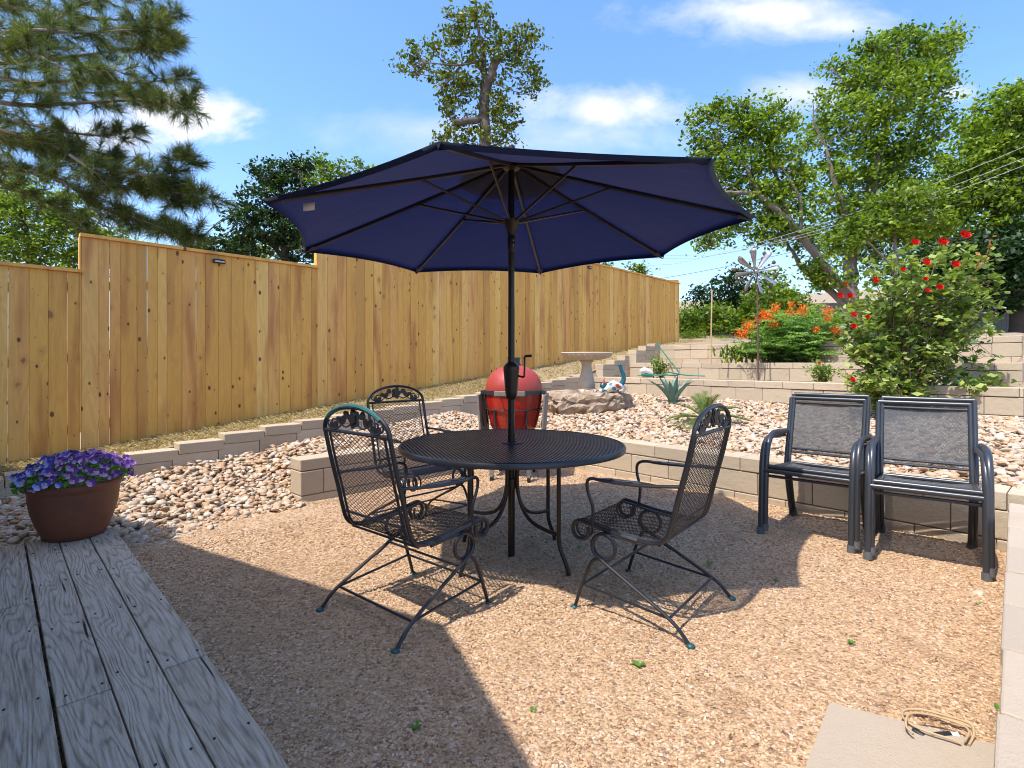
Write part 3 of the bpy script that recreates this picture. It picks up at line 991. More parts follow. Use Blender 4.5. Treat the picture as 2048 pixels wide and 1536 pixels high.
# ------------------------------------------------------------------ umbrella
um = thing('patio_umbrella', 'navy blue market umbrella standing through the round table', 'umbrella', (TX - .004, TY, 0), 0)
mb = MB()
mb.tube([(0, 0, 0.0), (0, 0, 1.10)], .0215, 16)
mb.tube([(0, 0, 1.55), (0, 0, 2.44)], .0195, 16)
mb.tube([(0, 0, 1.05), (0, 0, 1.56)], .0205, 16)
mb.build('pole', M_pole, um)
mb = MB()
mb.lathe([(.021, 1.215), (.034, 1.205), (.047, 1.19), (.050, 1.178), (.049, 1.165), (.045, 1.12), (.038, 1.03), (.033, .995), (.022, .985)], 24)
crk = mb.build('crank_housing', M_bronze, um)
mb = MB()
mb.tube(spline([(.045, -.01, 1.13), (.075, -.02, 1.125), (.08, -.022, 1.15), (.082, -.022, 1.24), (.085, -.022, 1.253)], 5), .006, 8)
mb.tube([(.084, -.022, 1.252), (.125, -.026, 1.255)], .0085, 10)
mb.build('crank_handle', M_blackp, crk)
mb = MB(); mb.lathe([(.0205, 1.995), (.024, 1.99), (.024, 1.90), (.0205, 1.895)], 16)
mb.build('tilt_sleeve', M_blackp, um)
mb = MB()
for z in (1.965, 1.935): mb.ball((.012, -.021, z), .006, 8, 5)
mb.build('tilt_button', M_steel, um)
HUBZ, RUNZ = 2.415, 2.075
mb = MB(); mb.lathe([(.02, 2.09), (.052, 2.092), (.050, 2.08), (.035, 2.045), (.026, 2.02), (.024, 1.998), (.02, 1.998)], 24)
mb.build('runner_hub', M_bronze, um)
mb = MB(); mb.lathe([(.0, 2.465), (.02, 2.455), (.05, 2.44), (.055, HUBZ - .005), (.03, HUBZ - .02), (.02, HUBZ - .02)], 20)
mb.build('top_hub', M_bronze, um)
CR, ZE, ZT = 1.415, 2.005, 2.455
A0 = R(-100.5)
TILT = .028
def cz(r, q=0):                          # canopy profile
    u = r / CR
    return ZT + (ZE - ZT) * (u ** 0.95)
def cpoint(u, k, q):
    """u 0..1 from hub to edge, panel k, q 0..1 across the panel"""
    a = A0 + R(45) * k; b = a + R(45)
    pa = np.array([math.cos(a), math.sin(a)]); pb = np.array([math.cos(b), math.sin(b)])
    p = (pa * (1 - q) + pb * q) * CR * u
    sag = 4 * q * (1 - q)
    p = p * (1 - .042 * sag * u * u)
    z = ZT + (ZE - ZT) * (u ** .95) - .022 * sag * math.sin(math.pi * min(u, 1)) * .8 + .012 * sag * u
    return (p[0], p[1], z + TILT * p[0])
mb = MB()
for k in range(8):
    G = [[cpoint(u, k, q) for q in np.linspace(0, 1, 13)] for u in np.linspace(.035, 1, 22)]
    mb.grid(np.array(G))
    # folded hem
    e = [cpoint(1.0, k, q) for q in np.linspace(0, 1, 13)]
    e2_ = [(x * .985, y * .985, z - .018) for x, y, z in e]
    mb.grid(np.array([e, e2_]))
can = mb.build('canopy', M_fabric, um)
can.modifiers.new('weld', 'WELD').merge_threshold = .0005
mb = MB()
for k in range(8):
    G = [[tuple(np.array(cpoint(u, k, q)) + (0, 0, .035)) for q in np.linspace(0, 1, 7)] for u in np.linspace(.02, .25, 6)]
    mb.grid(np.array(G))
mb.build('vent_flap', M_fabric, can)
mb = MB(); mb.lathe([(.0, 2.56), (.016, 2.555), (.022, 2.535), (.016, 2.515), (.02, 2.49), (.03, 2.475)], 14)
mb.build('finial', M_bronze, um)
for k in range(8):
    a = A0 + R(45) * k
    d = np.array([math.cos(a), math.sin(a)])
    mb = MB()
    us = np.linspace(.04, .985, 14)
    pp = []
    for u in us:
        p = cpoint(u, k, 0); pp.append((p[0], p[1], p[2] - .012))
    mb.tube(pp, .0125, 8, sx=.9)
    rib = mb.build('rib', M_bronze, um)
    mb = MB()
    p = cpoint(.42, k, 0)
    mb.tube([(d[0] * .045, d[1] * .045, RUNZ + .008), (p[0], p[1], p[2] - .022)], .0075, 8)
    mb.build('strut', M_bronze, rib)
    mb = MB()
    p = np.array(cpoint(1.0, k, 0))
    tdir = np.array([-d[1], d[0], 0])
    ins = np.array(cpoint(.93, k, 0)); ins[2] -= .022
    mb.add([p + tdir * .01 + (0, 0, -.004), p - tdir * .01 + (0, 0, -.004), ins - tdir * .035, ins + tdir * .035, p + (0, 0, -.03)], [(0, 1, 2), (0, 2, 3), (4, 3, 2), (4, 1, 0)])
    mb.build('corner_pocket', M_fabric, can)
mb = MB()
a_ = np.array(cpoint(.80, 6, .06)); 
# sewn care tag hanging under the left panel
c0 = np.array(cpoint(.89, 6, .90)); c1 = np.array(cpoint(.83, 6, .88))
dirx = (c1 - c0) / np.linalg.norm(c1 - c0)
mb.add([c0 + (0, 0, -.012), c0 + dirx * .060 + (0, 0, -.012), c0 + dirx * .060 + (0, 0, -.052), c0 + (0, 0, -.052)], [(0, 1, 2, 3)])
tg = mb.build('care_tag', M_white, um); tg.modifiers.new('s', 'SOLIDIFY').thickness = .001

# ------------------------------------------------------------------ wrought iron chairs
PROF = spline([(-.285, .885), (-.252, .74), (-.215, .60), (-.188, .49), (-.165, .425), (-.12, .392), (-.04, .385), (.10, .395), (.22, .412), (.275, .42)], 8)
PROF = np.array(PROF)
plen = np.concatenate([[0], np.cumsum(np.linalg.norm(np.diff(PROF, axis=0), axis=1))])
def prof_at(b):
    return np.interp(b, plen, PROF[:, 0]), np.interp(b, plen, PROF[:, 1])
BEND = float(np.interp(-.10, PROF[:, 0], plen))
scroll = [(.275 + .045 * math.sin(a), .375 + .045 * math.cos(a)) for a in np.linspace(0, R(300), 16)]
def lattice(b0, b1, w, pitch, slope, r, with_scroll=False):
    mb = MB()
    L = b1 - b0
    PX, PZ = [], []
    def pos(b):
        if b <= plen[-1]: return prof_at(b)
        a = (b - plen[-1]) / .045
        return .275 + .045 * math.sin(a), .375 + .045 * math.cos(a)
    for sgn in (1, -1):
        c = -w * slope
        while c < L + w * slope:
            # line: b = c + slope*sgn*(y + w/2)
            ys = np.linspace(-w / 2, w / 2, 40)
            bs = c + slope * (ys + w / 2) if sgn > 0 else c + slope * (w / 2 - ys)
            ok = (bs >= 0) & (bs <= L)
            if ok.sum() > 2:
                pts_ = []
                for y, b in zip(ys[ok], bs[ok]):
                    x, z = pos(b0 + b); pts_.append((x, y, z))
                mb.tube(pts_, r, 3, caps=False)
            c += pitch
    return mb
def make_chair():
    root = thing('wrought_iron_chair', '', 'chair')
    hw = .25
    # outer frame with arch
    mb = MB()
    left = [(x, hw, z) for x, z in PROF[::-1]]
    arch = [(-.285 - .012 * math.sin(a), hw * math.cos(a), .885 + .115 * math.sin(a)) for a in np.linspace(0, math.pi, 20)][1:-1]
    right = [(x, -hw, z) for x, z in PROF]
    sc_l = [(x, hw, z) for x, z in scroll[::-1]][:-1]; sc_r = [(x, -hw, z) for x, z in scroll][1:]
    mb.tube(sc_l + left + arch + right + sc_r, .0105, 8)
    mb.build('frame', M_iron, root)
    mb = MB()
    for y in (-.213, .213):
        mb.tube([(x, y, z) for x, z in PROF], .006, 6)
    mb.tube([(-.285, -hw, .882), (-.285, hw, .882)], .0085, 8)
    mb.tube([(-.178, -hw, .47), (-.178, hw, .47)], .0065, 8)
    mb.tube([(-.13, -hw, .383), (-.13, hw, .383)], .006, 8)
    for y in (-.213, .213):
        mb.tube([(x, y, z) for x, z in scroll], .006, 6)
    mb.build('cross_bars', M_iron, root)
    lattice(.004, BEND, .425, .0215, .62, .0019).build('backrest', M_iron, root)
    lattice(BEND, plen[-1] + .16, .425, .0215, .62, .0019).build('seat', M_iron, root)
    # vine ornament in the arch
    mb = MB()
    base = Matrix.Translation((-.291, 0, .885)) @ Matrix(((0, 0, 1, 0), (1, 0, 0, 0), (0, 1, 0, 0), (0, 0, 0, 1)))
    def leaf(cx, cy, L, wdt, ang):
        o = [(L * .5 * math.cos(a) * 1.0, wdt * .5 * math.sin(a) * (1 - .25 * math.cos(a))) for a in np.linspace(0, 6.283, 11)[:-1]]
        M = base @ Matrix.Translation((cx, cy, 0)) @ Matrix.Rotation(ang, 4, 'Z')
        mb.plate(o, .005, M)
    rose = [((.036 + .005 * math.cos(5 * a)) * math.cos(a), (.036 + .005 * math.cos(5 * a)) * math.sin(a) * 1.15) for a in np.linspace(0, 6.283, 26)[:-1]]
    mb.plate(rose, .010, base @ Matrix.Translation((0, .062, 0)))
    mb.plate([(x * .6, y * .6) for x, y in rose], .018, base @ Matrix.Translation((0, .064, 0)))
    for sg in (-1, 1):
        leaf(sg * .062, .078, .045, .036, sg * .5)
        leaf(sg * .088, .050, .05, .036, -sg * .9)
        leaf(sg * .120, .052, .042, .030, sg * .4)
        leaf(sg * .150, .022, .05, .032, -sg * .9)
        leaf(sg * .183, .020, .038, .026, sg * 1.2)
        stem = spline([(sg * .02, .04), (sg * .06, .022), (sg * .10, .03), (sg * .14, .05), (sg * .168, .052), (sg * .178, .04), (sg * .168, .03)], 5)
        mb.tube([base @ Vector((p[0], p[1], 0)) for p in stem], .0042, 6)
        stem = spline([(sg * .10, .03), (sg * .13, .012), (sg * .17, .006), (sg * .205, .018), (sg * .215, .035), (sg * .203, .042)], 5)
        mb.tube([base @ Vector((p[0], p[1], 0)) for p in stem], .0042, 6)
    mb.build('vine_ornament', M_iron, root)
    for sg in (-1, 1):
        mb = MB()
        y = sg * hw
        path = spline([(-.232, y, .66), (-.15, y + sg * .03, .655), (-.02, y + sg * .052, .648), (.12, y + sg * .048, .645), (.19, y + sg * .035, .645), (.222, y + sg * .026, .625), (.222, y + sg * .02, .575), (.20, y + sg * .012, .50), (.205, y + sg * .006, .41)], 7)
        mb.tube(path, .008, 8)
        path = spline([(-.15, y + sg * .03, .655), (-.05, y + sg * .005, .652), (.08, y + sg * .006, .648), (.17, y + sg * .036, .645)], 6)
        mb.tube(path, .0055, 6)
        for i_, xx in enumerate((-.085, -.035, .015, .065, .11)):
            o_ = [(.030 * math.cos(a), .017 * math.sin(a)) for a in np.linspace(0, 6.283, 9)[:-1]]
            mb.plate(o_, .005, Matrix.Translation((xx, y + sg * .028, .652)) @ Matrix.Rotation(.5 * (-1) ** i_, 4, 'Z'))
        mb.build('arm', M_iron, root)
        # spring and legs of one side
        mb = MB()
        ys = sg * .252
        cx, czz, rr = .14, .322, .060
        pre = [(-.06, ys, .372), (.02, ys, .378), (.09, ys, .383)]
        coil = [(cx + rr * math.cos(R(th)), ys + sg * .018 * ((90 - th) / 495.0), czz + rr * math.sin(R(th))) for th in np.linspace(90, -405, 50)]
        yo = ys + sg * .018
        diag = spline([coil[-1], (.10, yo, .235), (-.04, yo + sg * .006, .165), (-.16, yo + sg * .012, .105), (-.225, yo + sg * .016, .065), (-.262, yo + sg * .018, .028), (-.285, yo + sg * .02, .004)], 6)
        mb.tube(pre + coil + diag[1:], .0088, 8)
        mb.tube([(-.03, ys, .385), (.05, ys, .392)], .012, 6)
        mb.build('spring_leg', M_iron, root)
        mb = MB()
        fl = spline([(.285, yo + sg * .018, .004), (.258, yo + sg * .014, .09), (.222, yo + sg * .008, .19), (.195, yo + sg * .004, .245), (.168, yo, .262), (.14, yo, .255), (.08, yo, .222), (.02, yo, .192)], 6)
        mb.tube(fl, .0088, 8)
        mb.build('front_leg', M_iron, root)
        mb = MB()
        mb.tube([(.245, yo + sg * .01, .125), (-.19, yo + sg * .012, .088)], .0062, 8)
        mb.build('side_stretcher', M_iron, root)
        for fx in (-.287, .287):
            mb = MB()
            mb.lathe([(.0, .016), (.010, .015), (.017, .010), (.020, .002), (.018, -.004), (.0, -.006)], 12, (fx, yo + sg * .02, 0))
            mb.build('glide', M_teal, root)
    yo = .27
    for (x, z) in ((.245, .125), (-.19, .088), (.10, .238)):
        mb = MB(); mb.tube([(x, -yo, z), (x, yo, z)], .0062, 8)
        mb.build('cross_stretcher', M_iron, root)
    return root
chair = make_chair()
def face(x, y): return math.atan2(y, x)
chairA = chair
chairA.location = (-.522, 2.60, .012); chairA.rotation_euler = (0, 0, face(.64, .768))
chairA['label'] = 'wrought iron chair nearest the deck with a worn teal top rail'
mb = MB()
mb.tube([(-.2955 - .002, .23 * math.cos(a), .8952 + .1075 * math.sin(a) + .002) for a in np.linspace(R(25), R(150), 16)], .0108, 8)
mb.build('worn_rail', M_verd, chairA)
chairB = dup(chair, (.71, 2.64, .012), face(-.78, .625), 'wrought iron chair on the right side of the round table')
for ch in list(chairB.children):
    if ch.name.startswith('worn_rail'): bpy.data.objects.remove(ch)
chairC = dup(chair, (-.69, 3.91, .03), face(.72, -.695), 'wrought iron chair behind the table, near the low wall end')
for ch in list(chairC.children):
    if ch.name.startswith('worn_rail'): bpy.data.objects.remove(ch)
for c_ in (chairA, chairB, chairC): c_['group'] = 'wrought iron chairs round the table'

# ------------------------------------------------------------------ stacked sling chairs
def make_sling():
    root = thing('sling_chair', '', 'chair', group='stacked grey sling chairs')
    hw = .272
    for sg in (-1, 1):
        mb = MB()
        y = sg * hw
        p = spline([(.30, y, .03), (.29, y, .2), (.278, y, .40), (.262, y, .52), (.225, y, .60), (.165, y, .648), (.09, y, .662), (0, y, .66), (-.12, y, .653), (-.22, y, .648)], 7)
        mb.tube(p, .0195, 12, sx=1.0)
        arm = mb.build('arm', M_gun, root)
        mb = MB(); mb.tube([(.304, y, -.0), (.299, y, .045)], .0245, 12)
        mb.build('foot_cap', M_plast, arm)
        mb = MB()
        y2 = sg * .245
        p = spline([(-.335, y2, .005), (-.29, y2, .10), (-.235, y2, .25), (-.195, y2, .40), (-.20, y2, .47), (-.245, y2, .62), (-.30, y2, .80), (-.335, y2, .925)], 6)
        mb.tube(p, .0145, 10)
        bl = mb.build('rear_post', M_gun, root)
        mb = MB(); mb.tube([(-.345, y2, -.018), (-.327, y2, .03)], .019, 10)
        mb.build('foot_cap', M_plast, bl)
        mb = MB()
        mb.tube([(.262, sg * .235, .44), (-.19, sg * .235, .405)], .014, 10)
        mb.build('side_rail', M_gun, root)
    mb = MB(); mb.tube([(.275, -hw, .445), (.275, hw, .445)], .016, 10); mb.tube([(.255, -hw, .405), (.255, hw, .405)], .010, 10)
    mb.build('front_rail', M_gun, root)
    mb = MB(); mb.tube([(-.337, -.245, .925), (-.337, .245, .925)], .016, 10); mb.tube([(-.33, -.235, .892), (-.33, .235, .892)], .009, 8)
    mb.build('top_rail', M_gun, root)
    mb = MB(); mb.tube([(-.195, -.24, .41), (-.195, .24, .41)], .014, 10); mb.tube([(-.222, -.245, .52), (-.222, .245, .52)], .009, 8)
    mb.build('rear_rail', M_gun, root)
    mb = MB()
    bs = np.array(spline([(-.224, 0, .525), (-.262, 0, .66), (-.30, 0, .79), (-.329, 0, .893)], 5))
    mb.grid(np.array([[(p[0] - .012 * (1 - (y / .235) ** 2), y, p[2]) for y in np.linspace(-.235, .235, 9)] for p in bs]))
    mb.build('backrest', M_sling, root)
    mb = MB()
    bs = np.array(spline([(.268, 0, .452), (.16, 0, .436), (.0, 0, .418), (-.185, 0, .412)], 5))
    mb.grid(np.array([[(p[0], y, p[2] - .018 * (1 - (y / .232) ** 2)) for y in np.linspace(-.232, .232, 9)] for p in bs]))
    mb.build('seat', M_sling, root)
    return root
sl = make_sling()
cf = Vector((-.68, -.733, 0)); rzc = face(cf.x, cf.y)
def mid(a, b): return (Vector(a) + Vector(b)) / 2
c1 = mid((1.733, 3.714), (2.158, 3.357)); c2 = mid((2.172, 3.234), (2.614, 2.917))
p1 = Vector((c1.x, c1.y, 0)) - cf * .30
cf2 = Vector((-.60, -.80, 0)).normalized(); rzc2 = face(cf2.x, cf2.y)
p2 = Vector((c2.x, c2.y, 0)) - cf2 * .30
side1 = Vector((-cf.y, cf.x, 0)); side2 = Vector((-cf2.y, cf2.x, 0))
sl.location = p1 + Vector((0, 0, .012)); sl.rotation_euler = (0, 0, rzc)
sl['label'] = 'lower grey sling chair in the stack closer to the table'
u1 = dup(sl, p1 + cf * -.012 + side1 * .022 + Vector((0, 0, .040)), rzc + .01, 'upper grey sling chair in the stack closer to the table')
l2 = dup(sl, p2 + Vector((0, 0, .012)), rzc2, 'lower grey sling chair in the stack beside the paver wall')
u2 = dup(sl, p2 + cf2 * -.012 + side2 * .018 + Vector((0, 0, .040)), rzc2 - .012, 'upper grey sling chair in the stack beside the paver wall')

# ------------------------------------------------------------------ kamado grill
gr = thing('ceramic_grill', 'red egg shaped ceramic grill with folded side shelves', 'grill', (.02, 5.62, 0), R(-8))
mb = MB(); mb.lathe([(.0, .42), (.14, .425), (.20, .47), (.245, .55), (.275, .68), (.292, .80), (.30, .885)], 40)
mb.build('base_bowl', M_red, gr)
mb = MB(); mb.lathe([(.303, .925), (.303, .945), (.297, .985), (.28, 1.035), (.25, 1.085), (.205, 1.13), (.15, 1.162), (.085, 1.182), (.0, 1.188)][::1], 40)
dome = mb.build('dome_lid', M_reddome, gr)
mb = MB(); mb.lathe([(.078, 1.175), (.078, 1.20), (.064, 1.205), (.064, 1.25), (.070, 1.252), (.070, 1.268), (.0, 1.272)], 20)
mb.build('vent_cap', M_band, dome)
mb = MB(); mb.lathe([(.302, .884), (.314, .884), (.314, .925), (.304, .925)], 40)
mb.box(-.34, -.29, -.10, .10, .885, .92); mb.box(.29, .34, -.10, .10, .885, .92)
mb.build('band', M_band, gr)
mb = MB(); mb.box(-.145, .165, -.40, -.372, .878, .93)
h_ = bevel(mb.build('lid_handle', M_greywood, gr, smooth=False), .008)
mb = MB()
for x in (-.11, .13): mb.tube([(x, -.30, .905), (x, -.375, .905)], .007, 8)
mb.build('handle_bracket', M_band, h_)
for sg in (-1, 1):
    for kk, yk in enumerate((-.16, 0.0, .16)):
        mb = MB()
        M = Matrix.Translation((sg * .345, yk, .885)) @ Matrix.Rotation(sg * R(4), 4, 'Y')
        mb.box(-.011, .011, -.072, .072, -.42, 0, M)
        bevel(mb.build('shelf_slat', M_greywood, gr, smooth=False), .006)
    mb = MB()
    for yk in (-.12, .12):
        mb.tube([(sg * .33, yk, .89), (sg * .335, yk, .80), (sg * .30, yk, .55)], .008, 6)
    mb.build('shelf_bracket', M_band, gr)
mb = MB()
for z, r in ((.73, .295), (.47, .255), (.16, .30)):
    mb.tube(pts(r, z, 40), .007 if z > .2 else .01, 8, closed=True)
for a in (-125, -55, 55, 125):
    ca_, sa_ = math.cos(R(a)), math.sin(R(a))
    mb.tube([(ca_ * .297, sa_ * .297, .735), (ca_ * .262, sa_ * .262, .47), (ca_ * .30, sa_ * .30, .16), (ca_ * .33, sa_ * .33, .06)], .010, 8)
stand = mb.build('stand', M_band, gr)
for a in (-125, -55, 55, 125):
    ca_, sa_ = math.cos(R(a)), math.sin(R(a))
    mb = MB()
    mb.tube([(ca_ * .33 - .014, sa_ * .33, .045), (ca_ * .33 + .014, sa_ * .33, .045)], .042, 16)
    mb.build('caster', M_blackp, stand)
    mb = MB(); mb.box(ca_ * .33 - .022, ca_ * .33 + .022, sa_ * .33 - .014, sa_ * .33 + .014, .08, .20)
    mb.build('caster_bracket', M_steel, stand)

# ------------------------------------------------------------------ flat rock, bird bath, ceramic cat
def rockmesh(L, Wd, Hh, seed, n=72, m=14):
    r_ = np.random.default_rng(seed)
    ph = r_.uniform(0, 6.28, 8); am = r_.uniform(.02, .10, 8) / np.arange(1, 9) ** .4
    rings = []
    prof = [(.0, 1.0), (.35, 1.0), (.7, .97), (.9, .93), (.985, .86), (1.0, .74), (.95, .66), (.97, .60), (1.02, .48), (1.0, .36), (.92, .2), (.88, 0)]
    for (q, z) in prof:
        a = np.arange(n) * 2 * math.pi / n
        edge_ = 1 + sum(am[i] * np.sin((i + 1) * a + ph[i] + z * .8) for i in range(8))
        jit = r_.normal(0, .03, n)
        zz = Hh * z + (q > .2) * .015 * np.sin(3 * a + ph[2]) + r_.normal(0, .012, n)
        rings.append(np.stack([L / 2 * q * (edge_ + jit) * np.cos(a), Wd / 2 * q * (edge_ + jit) * np.sin(a), zz], -1))
    mb = MB(); mb.grid(np.array(rings)[::-1], closed_v=True)
    return mb
RX, RY = 1.07, 7.95
rz0 = Hgt(*ST(RX, RY))
o = rockmesh(1.36, 1.0, .36, 3).build('flat_rock', M_rock, smooth=False, loc=(RX, RY, rz0 - .06), rz=.1)
tag(o, 'broad flat tan boulder carrying the bird bath', 'boulder')
o = rockmesh(.66, .48, .30, 9).build('flat_rock', M_rock, smooth=False, loc=(RX - .58, RY + .10, rz0 - .05), rz=.6)
tag(o, 'smaller flat rock wedged against the left of the bird bath boulder', 'boulder')
BX, BY = 1.13, 8.02
bb = thing('bird_bath', 'pale cast stone bird bath with fluted bowl on the boulder', 'bird bath', (BX, BY, rz0 + .285), 0)
bb.scale = (1.08, 1.08, 1.04)
mb = MB(); mb.lathe([(.0, .515), (.22, .525), (.335, .568), (.355, .578), (.362, .568), (.352, .545), (.31, .515), (.20, .478), (.10, .466), (.085, .455)], 72, flute=None)
# fluting on the underside
bowl = mb.build('bowl', M_conc, bb)
mb = MB()
for kk in range(28):
    a = 2 * math.pi * kk / 28
    mb.tube([(.10 * math.cos(a), .10 * math.sin(a), .468), (.20 * math.cos(a), .20 * math.sin(a), .480), (.30 * math.cos(a), .30 * math.sin(a), .510), (.348 * math.cos(a), .348 * math.sin(a), .545)], [.004, .009, .013, .010], 8)
mb.build('fluting', M_conc, bowl)
mb = MB(); mb.lathe([(.085, .46), (.10, .445), (.075, .425), (.068, .40), (.072, .33), (.095, .22), (.112, .15), (.112, .10), (.095, .065), (.10, .05), (.155, .02), (.165, .0), (.165, -.04)], 28)
mb.build('pedestal', M_conc, bb)

CTX, CTY = 1.44, 7.70
ctz = rz0 + .300
cat = thing('ceramic_cat', 'colourful patchwork ceramic cat stretching, with a raised teal tail', 'ornament', (CTX, CTY, ctz), R(0))
cat.scale = (.95, .95, .95)
def mk_patch():
    m, q, b, o = mat('patchwork glaze')
    v = coords(q)
    c = q.n('ShaderNodeSeparateColor', {0: q.vor(v, 22, 'Color')}).outputs[0]
    col_ = q.ramp(c, [(0, (.55, .52, .44)), (.3, (.50, .42, .18)), (.48, (.50, .50, .46)), (.62, (.06, .15, .32)), (.74, (.40, .06, .04)), (.84, (.55, .54, .48)), (.92, (.03, .16, .16))], 'CONSTANT')
    q.set(b.inputs['Base Color'], col_)
    b.inputs['Roughness'].default_value = .2
    return m
M_patch = mk_patch()
M_tealg = simple('teal glaze', (.01, .09, .12), .2)
M_redg = simple('red glaze', (.5, .06, .04), .3)
# body, one continuous skinned surface: rump high, chest low, forelegs stretched out
def skin(name, joints, edges, m, parent, sub=2):
    me = bpy.data.meshes.new(name)
    me.from_pydata([j[:3] for j in joints], edges, [])
    o = bpy.data.objects.new(name, me); col.objects.link(o); o.parent = parent
    o.modifiers.new('skin', 'SKIN')
    for i, j in enumerate(joints):
        me.skin_vertices[0].data[i].radius = (j[3], j[3])
    me.skin_vertices[0].data[0].use_root = True
    s_ = o.modifiers.new('sub', 'SUBSURF'); s_.levels = sub; s_.render_levels = sub
    me.materials.append(m)
    return o
J = [(.15, 0, .15, .115), (.07, 0, .11, .10), (-.01, 0, .075, .085), (-.07, 0, .06, .07),
     (.17, -.06, .07, .065), (.155, -.065, .02, .045), (.10, -.067, .016, .034),
     (.17, .06, .07, .065), (.155, .065, .02, .045), (.10, .067, .016, .034),
     (-.11, -.05, .03, .042), (-.19, -.055, .02, .032), (-.27, -.055, .018, .032),
     (-.11, .05, .03, .042), (-.19, .055, .02, .032), (-.27, .055, .018, .032)]
skin('body', J, [(0, 1), (1, 2), (2, 3), (0, 4), (4, 5), (5, 6), (0, 7), (7, 8), (8, 9), (3, 10), (10, 11), (11, 12), (3, 13), (13, 14), (14, 15)], M_patch, cat)
skin('tail', [(.13, 0, .07, .05), (.195, 0, .19, .04), (.185, 0, .28, .032), (.155, 0, .34, .030), (.145, 0, .40, .03), (.115, 0, .435, .034)], [(0, 1), (1, 2), (2, 3), (3, 4), (4, 5)], M_tealg, cat)
mb = MB(); mb.ball((-.12, -.02, .105), .058, 16, 10, (1, .95, .95)); mb.ball((-.135, -.065, .088), .022, 10, 6)
hd = mb.build('head', M_tealg, cat)
for y in (-.055, .015):
    mb = MB(); mb.lathe([(.0, .062), (.008, .045), (.02, .0)], 8, (-.115, y, .14)); mb.build('ear', M_redg, hd)
for y in (-.045, -.0):
    mb = MB(); mb.ball((-.15, y - .03, .122), .008, 8, 5); mb.build('eye', M_white, hd)
mb = MB()
mb.tube(pts(.05, .085, 16), .016, 8, closed=True)
o = mb.build('collar', M_redg, cat); o.location = (-.065, 0, -.02)

# ------------------------------------------------------------------ flower pot
PX, PY = -2.80, 3.395
pot = thing('flower_pot', 'wide ribbed terracotta pot on the corner of the deck', 'pot', (PX, PY, DZ + .003))
prof = [(.0, .0), (.155, .0), (.166, .008)]
for i_ in range(26):
    q = i_ / 25
    r = .166 + (.243 - .166) * math.sin(q * math.pi / 2) ** .85
    prof.append((.95 * r + (.0028 if i_ % 2 else 0), .012 + q * .285))
prof += [(.238, .303), (.244, .312), (.246, .340), (.240, .348), (.229, .348), (.222, .315), (.212, .306), (.0, .306)]
mb = MB(); mb.lathe(prof[::-1], 56)
mb.build('body', M_terra, pot)
soil = MB(); soil.lathe([(.0, .317), (.221, .315)], 30)
soil.build('soil', M_dirt, pot)

# ------------------------------------------------------------------ cord on the slab
cc_ = at(1880, 1462, 1.0)
def gpt(px, py, z=.02):
    Y = F * (EYE - z) / (py - HY)
    return at(px, py, Y)
cordt = thing('extension_cord', 'coiled beige extension cord on gravel beside the slab', 'cord', gpt(1880, 1470, .0))
base = Vector(cordt.location)
mb = MB()
loops = []
ctr = [(1806, 1422), (1830, 1418), (1865, 1424), (1905, 1440), (1935, 1452), (1943, 1470), (1935, 1486), (1922, 1488)]
ctr2 = [(1922, 1488), (1900, 1478), (1850, 1462), (1818, 1446), (1804, 1430), (1812, 1420), (1845, 1420), (1900, 1434), (1940, 1448), (1948, 1468), (1938, 1490)]
ctr3 = [(1826, 1468), (1812, 1450), (1820, 1428), (1860, 1430), (1915, 1446), (1938, 1462), (1930, 1482)]
for i_, cset in enumerate((ctr, ctr2, ctr3)):
    P3 = [gpt(x, y, .03 + .012 * i_ + .006 * math.sin(j)) - base for j, (x, y) in enumerate(cset)]
    mb.tube(spline(P3, 8), .0036, 8)
mb.build('cable', M_cord, cordt)
mb = MB()
a, b_ = gpt(1826, 1462, .03) - base, gpt(1848, 1474, .03) - base
mb.tube([a, a * .6 + b_ * .4, b_], [.011, .013, .009], 10)
mb.build('socket_end', M_blackp, cordt)
mb = MB()
a, b_ = gpt(1862, 1472, .03) - base, gpt(1900, 1470, .03) - base
mb.tube([a, a * .6 + b_ * .4, b_], [.007, .011, .011], 10)
mb.build('plug', M_blackp, cordt)
mb = MB()
a, b_ = gpt(1898, 1470, .03) - base, gpt(1916, 1472, .03) - base
mb.tube([a, b_], [.010, .011], 8)
mb.build('plug_cover', M_bluep, cordt)

# small stones lying on the gravel
for (px, py, sz, lab) in ((1955, 1188, .06, 'tan pebble by the chair foot at the paver wall'), (530, 1446, .035, 'small tan stone beside the deck edge'),):
    p = gpt(px, py, .015)
    mb = MB(); stones(mb, [0], [0], [0], [sz])
    tag(mb.build('pebble', M_stone, loc=p), lab, 'stone')

# ------------------------------------------------------------------ foliage helpers
def leaf_arrays(C, size, flat=0.35, aspect=.55, rnd=None, droop=0.0):
    """two-triangle folded leaves at centres C (n,3)"""
    r_ = rnd or rng
    n = len(C)
    nrm = r_.normal(size=(n, 3)); nrm[:, 2] = np.abs(nrm[:, 2]) + flat
    nrm /= np.linalg.norm(nrm, axis=1)[:, None]
    d = r_.normal(size=(n, 3)); d[:, 2] -= droop
    d -= nrm * (d * nrm).sum(1)[:, None]; d /= np.linalg.norm(d, axis=1)[:, None] + 1e-9
    sd = np.cross(nrm, d)
    L = (size * r_.uniform(.6, 1.3, n))[:, None]
    wd = L * aspect * .5
    mid_ = C + nrm * L * .08
    v = np.stack([C - d * L * .5, mid_ + sd * wd - nrm * L * .10, C + d * L * .5, mid_ - sd * wd - nrm * L * .10], 1)
    i = np.arange(n)[:, None] * 4
    f = np.concatenate([np.stack([i[:, 0], i[:, 0] + 1, i[:, 0] + 2], 1), np.stack([i[:, 0], i[:, 0] + 2, i[:, 0] + 3], 1)])
    return v.reshape(-1, 3), f
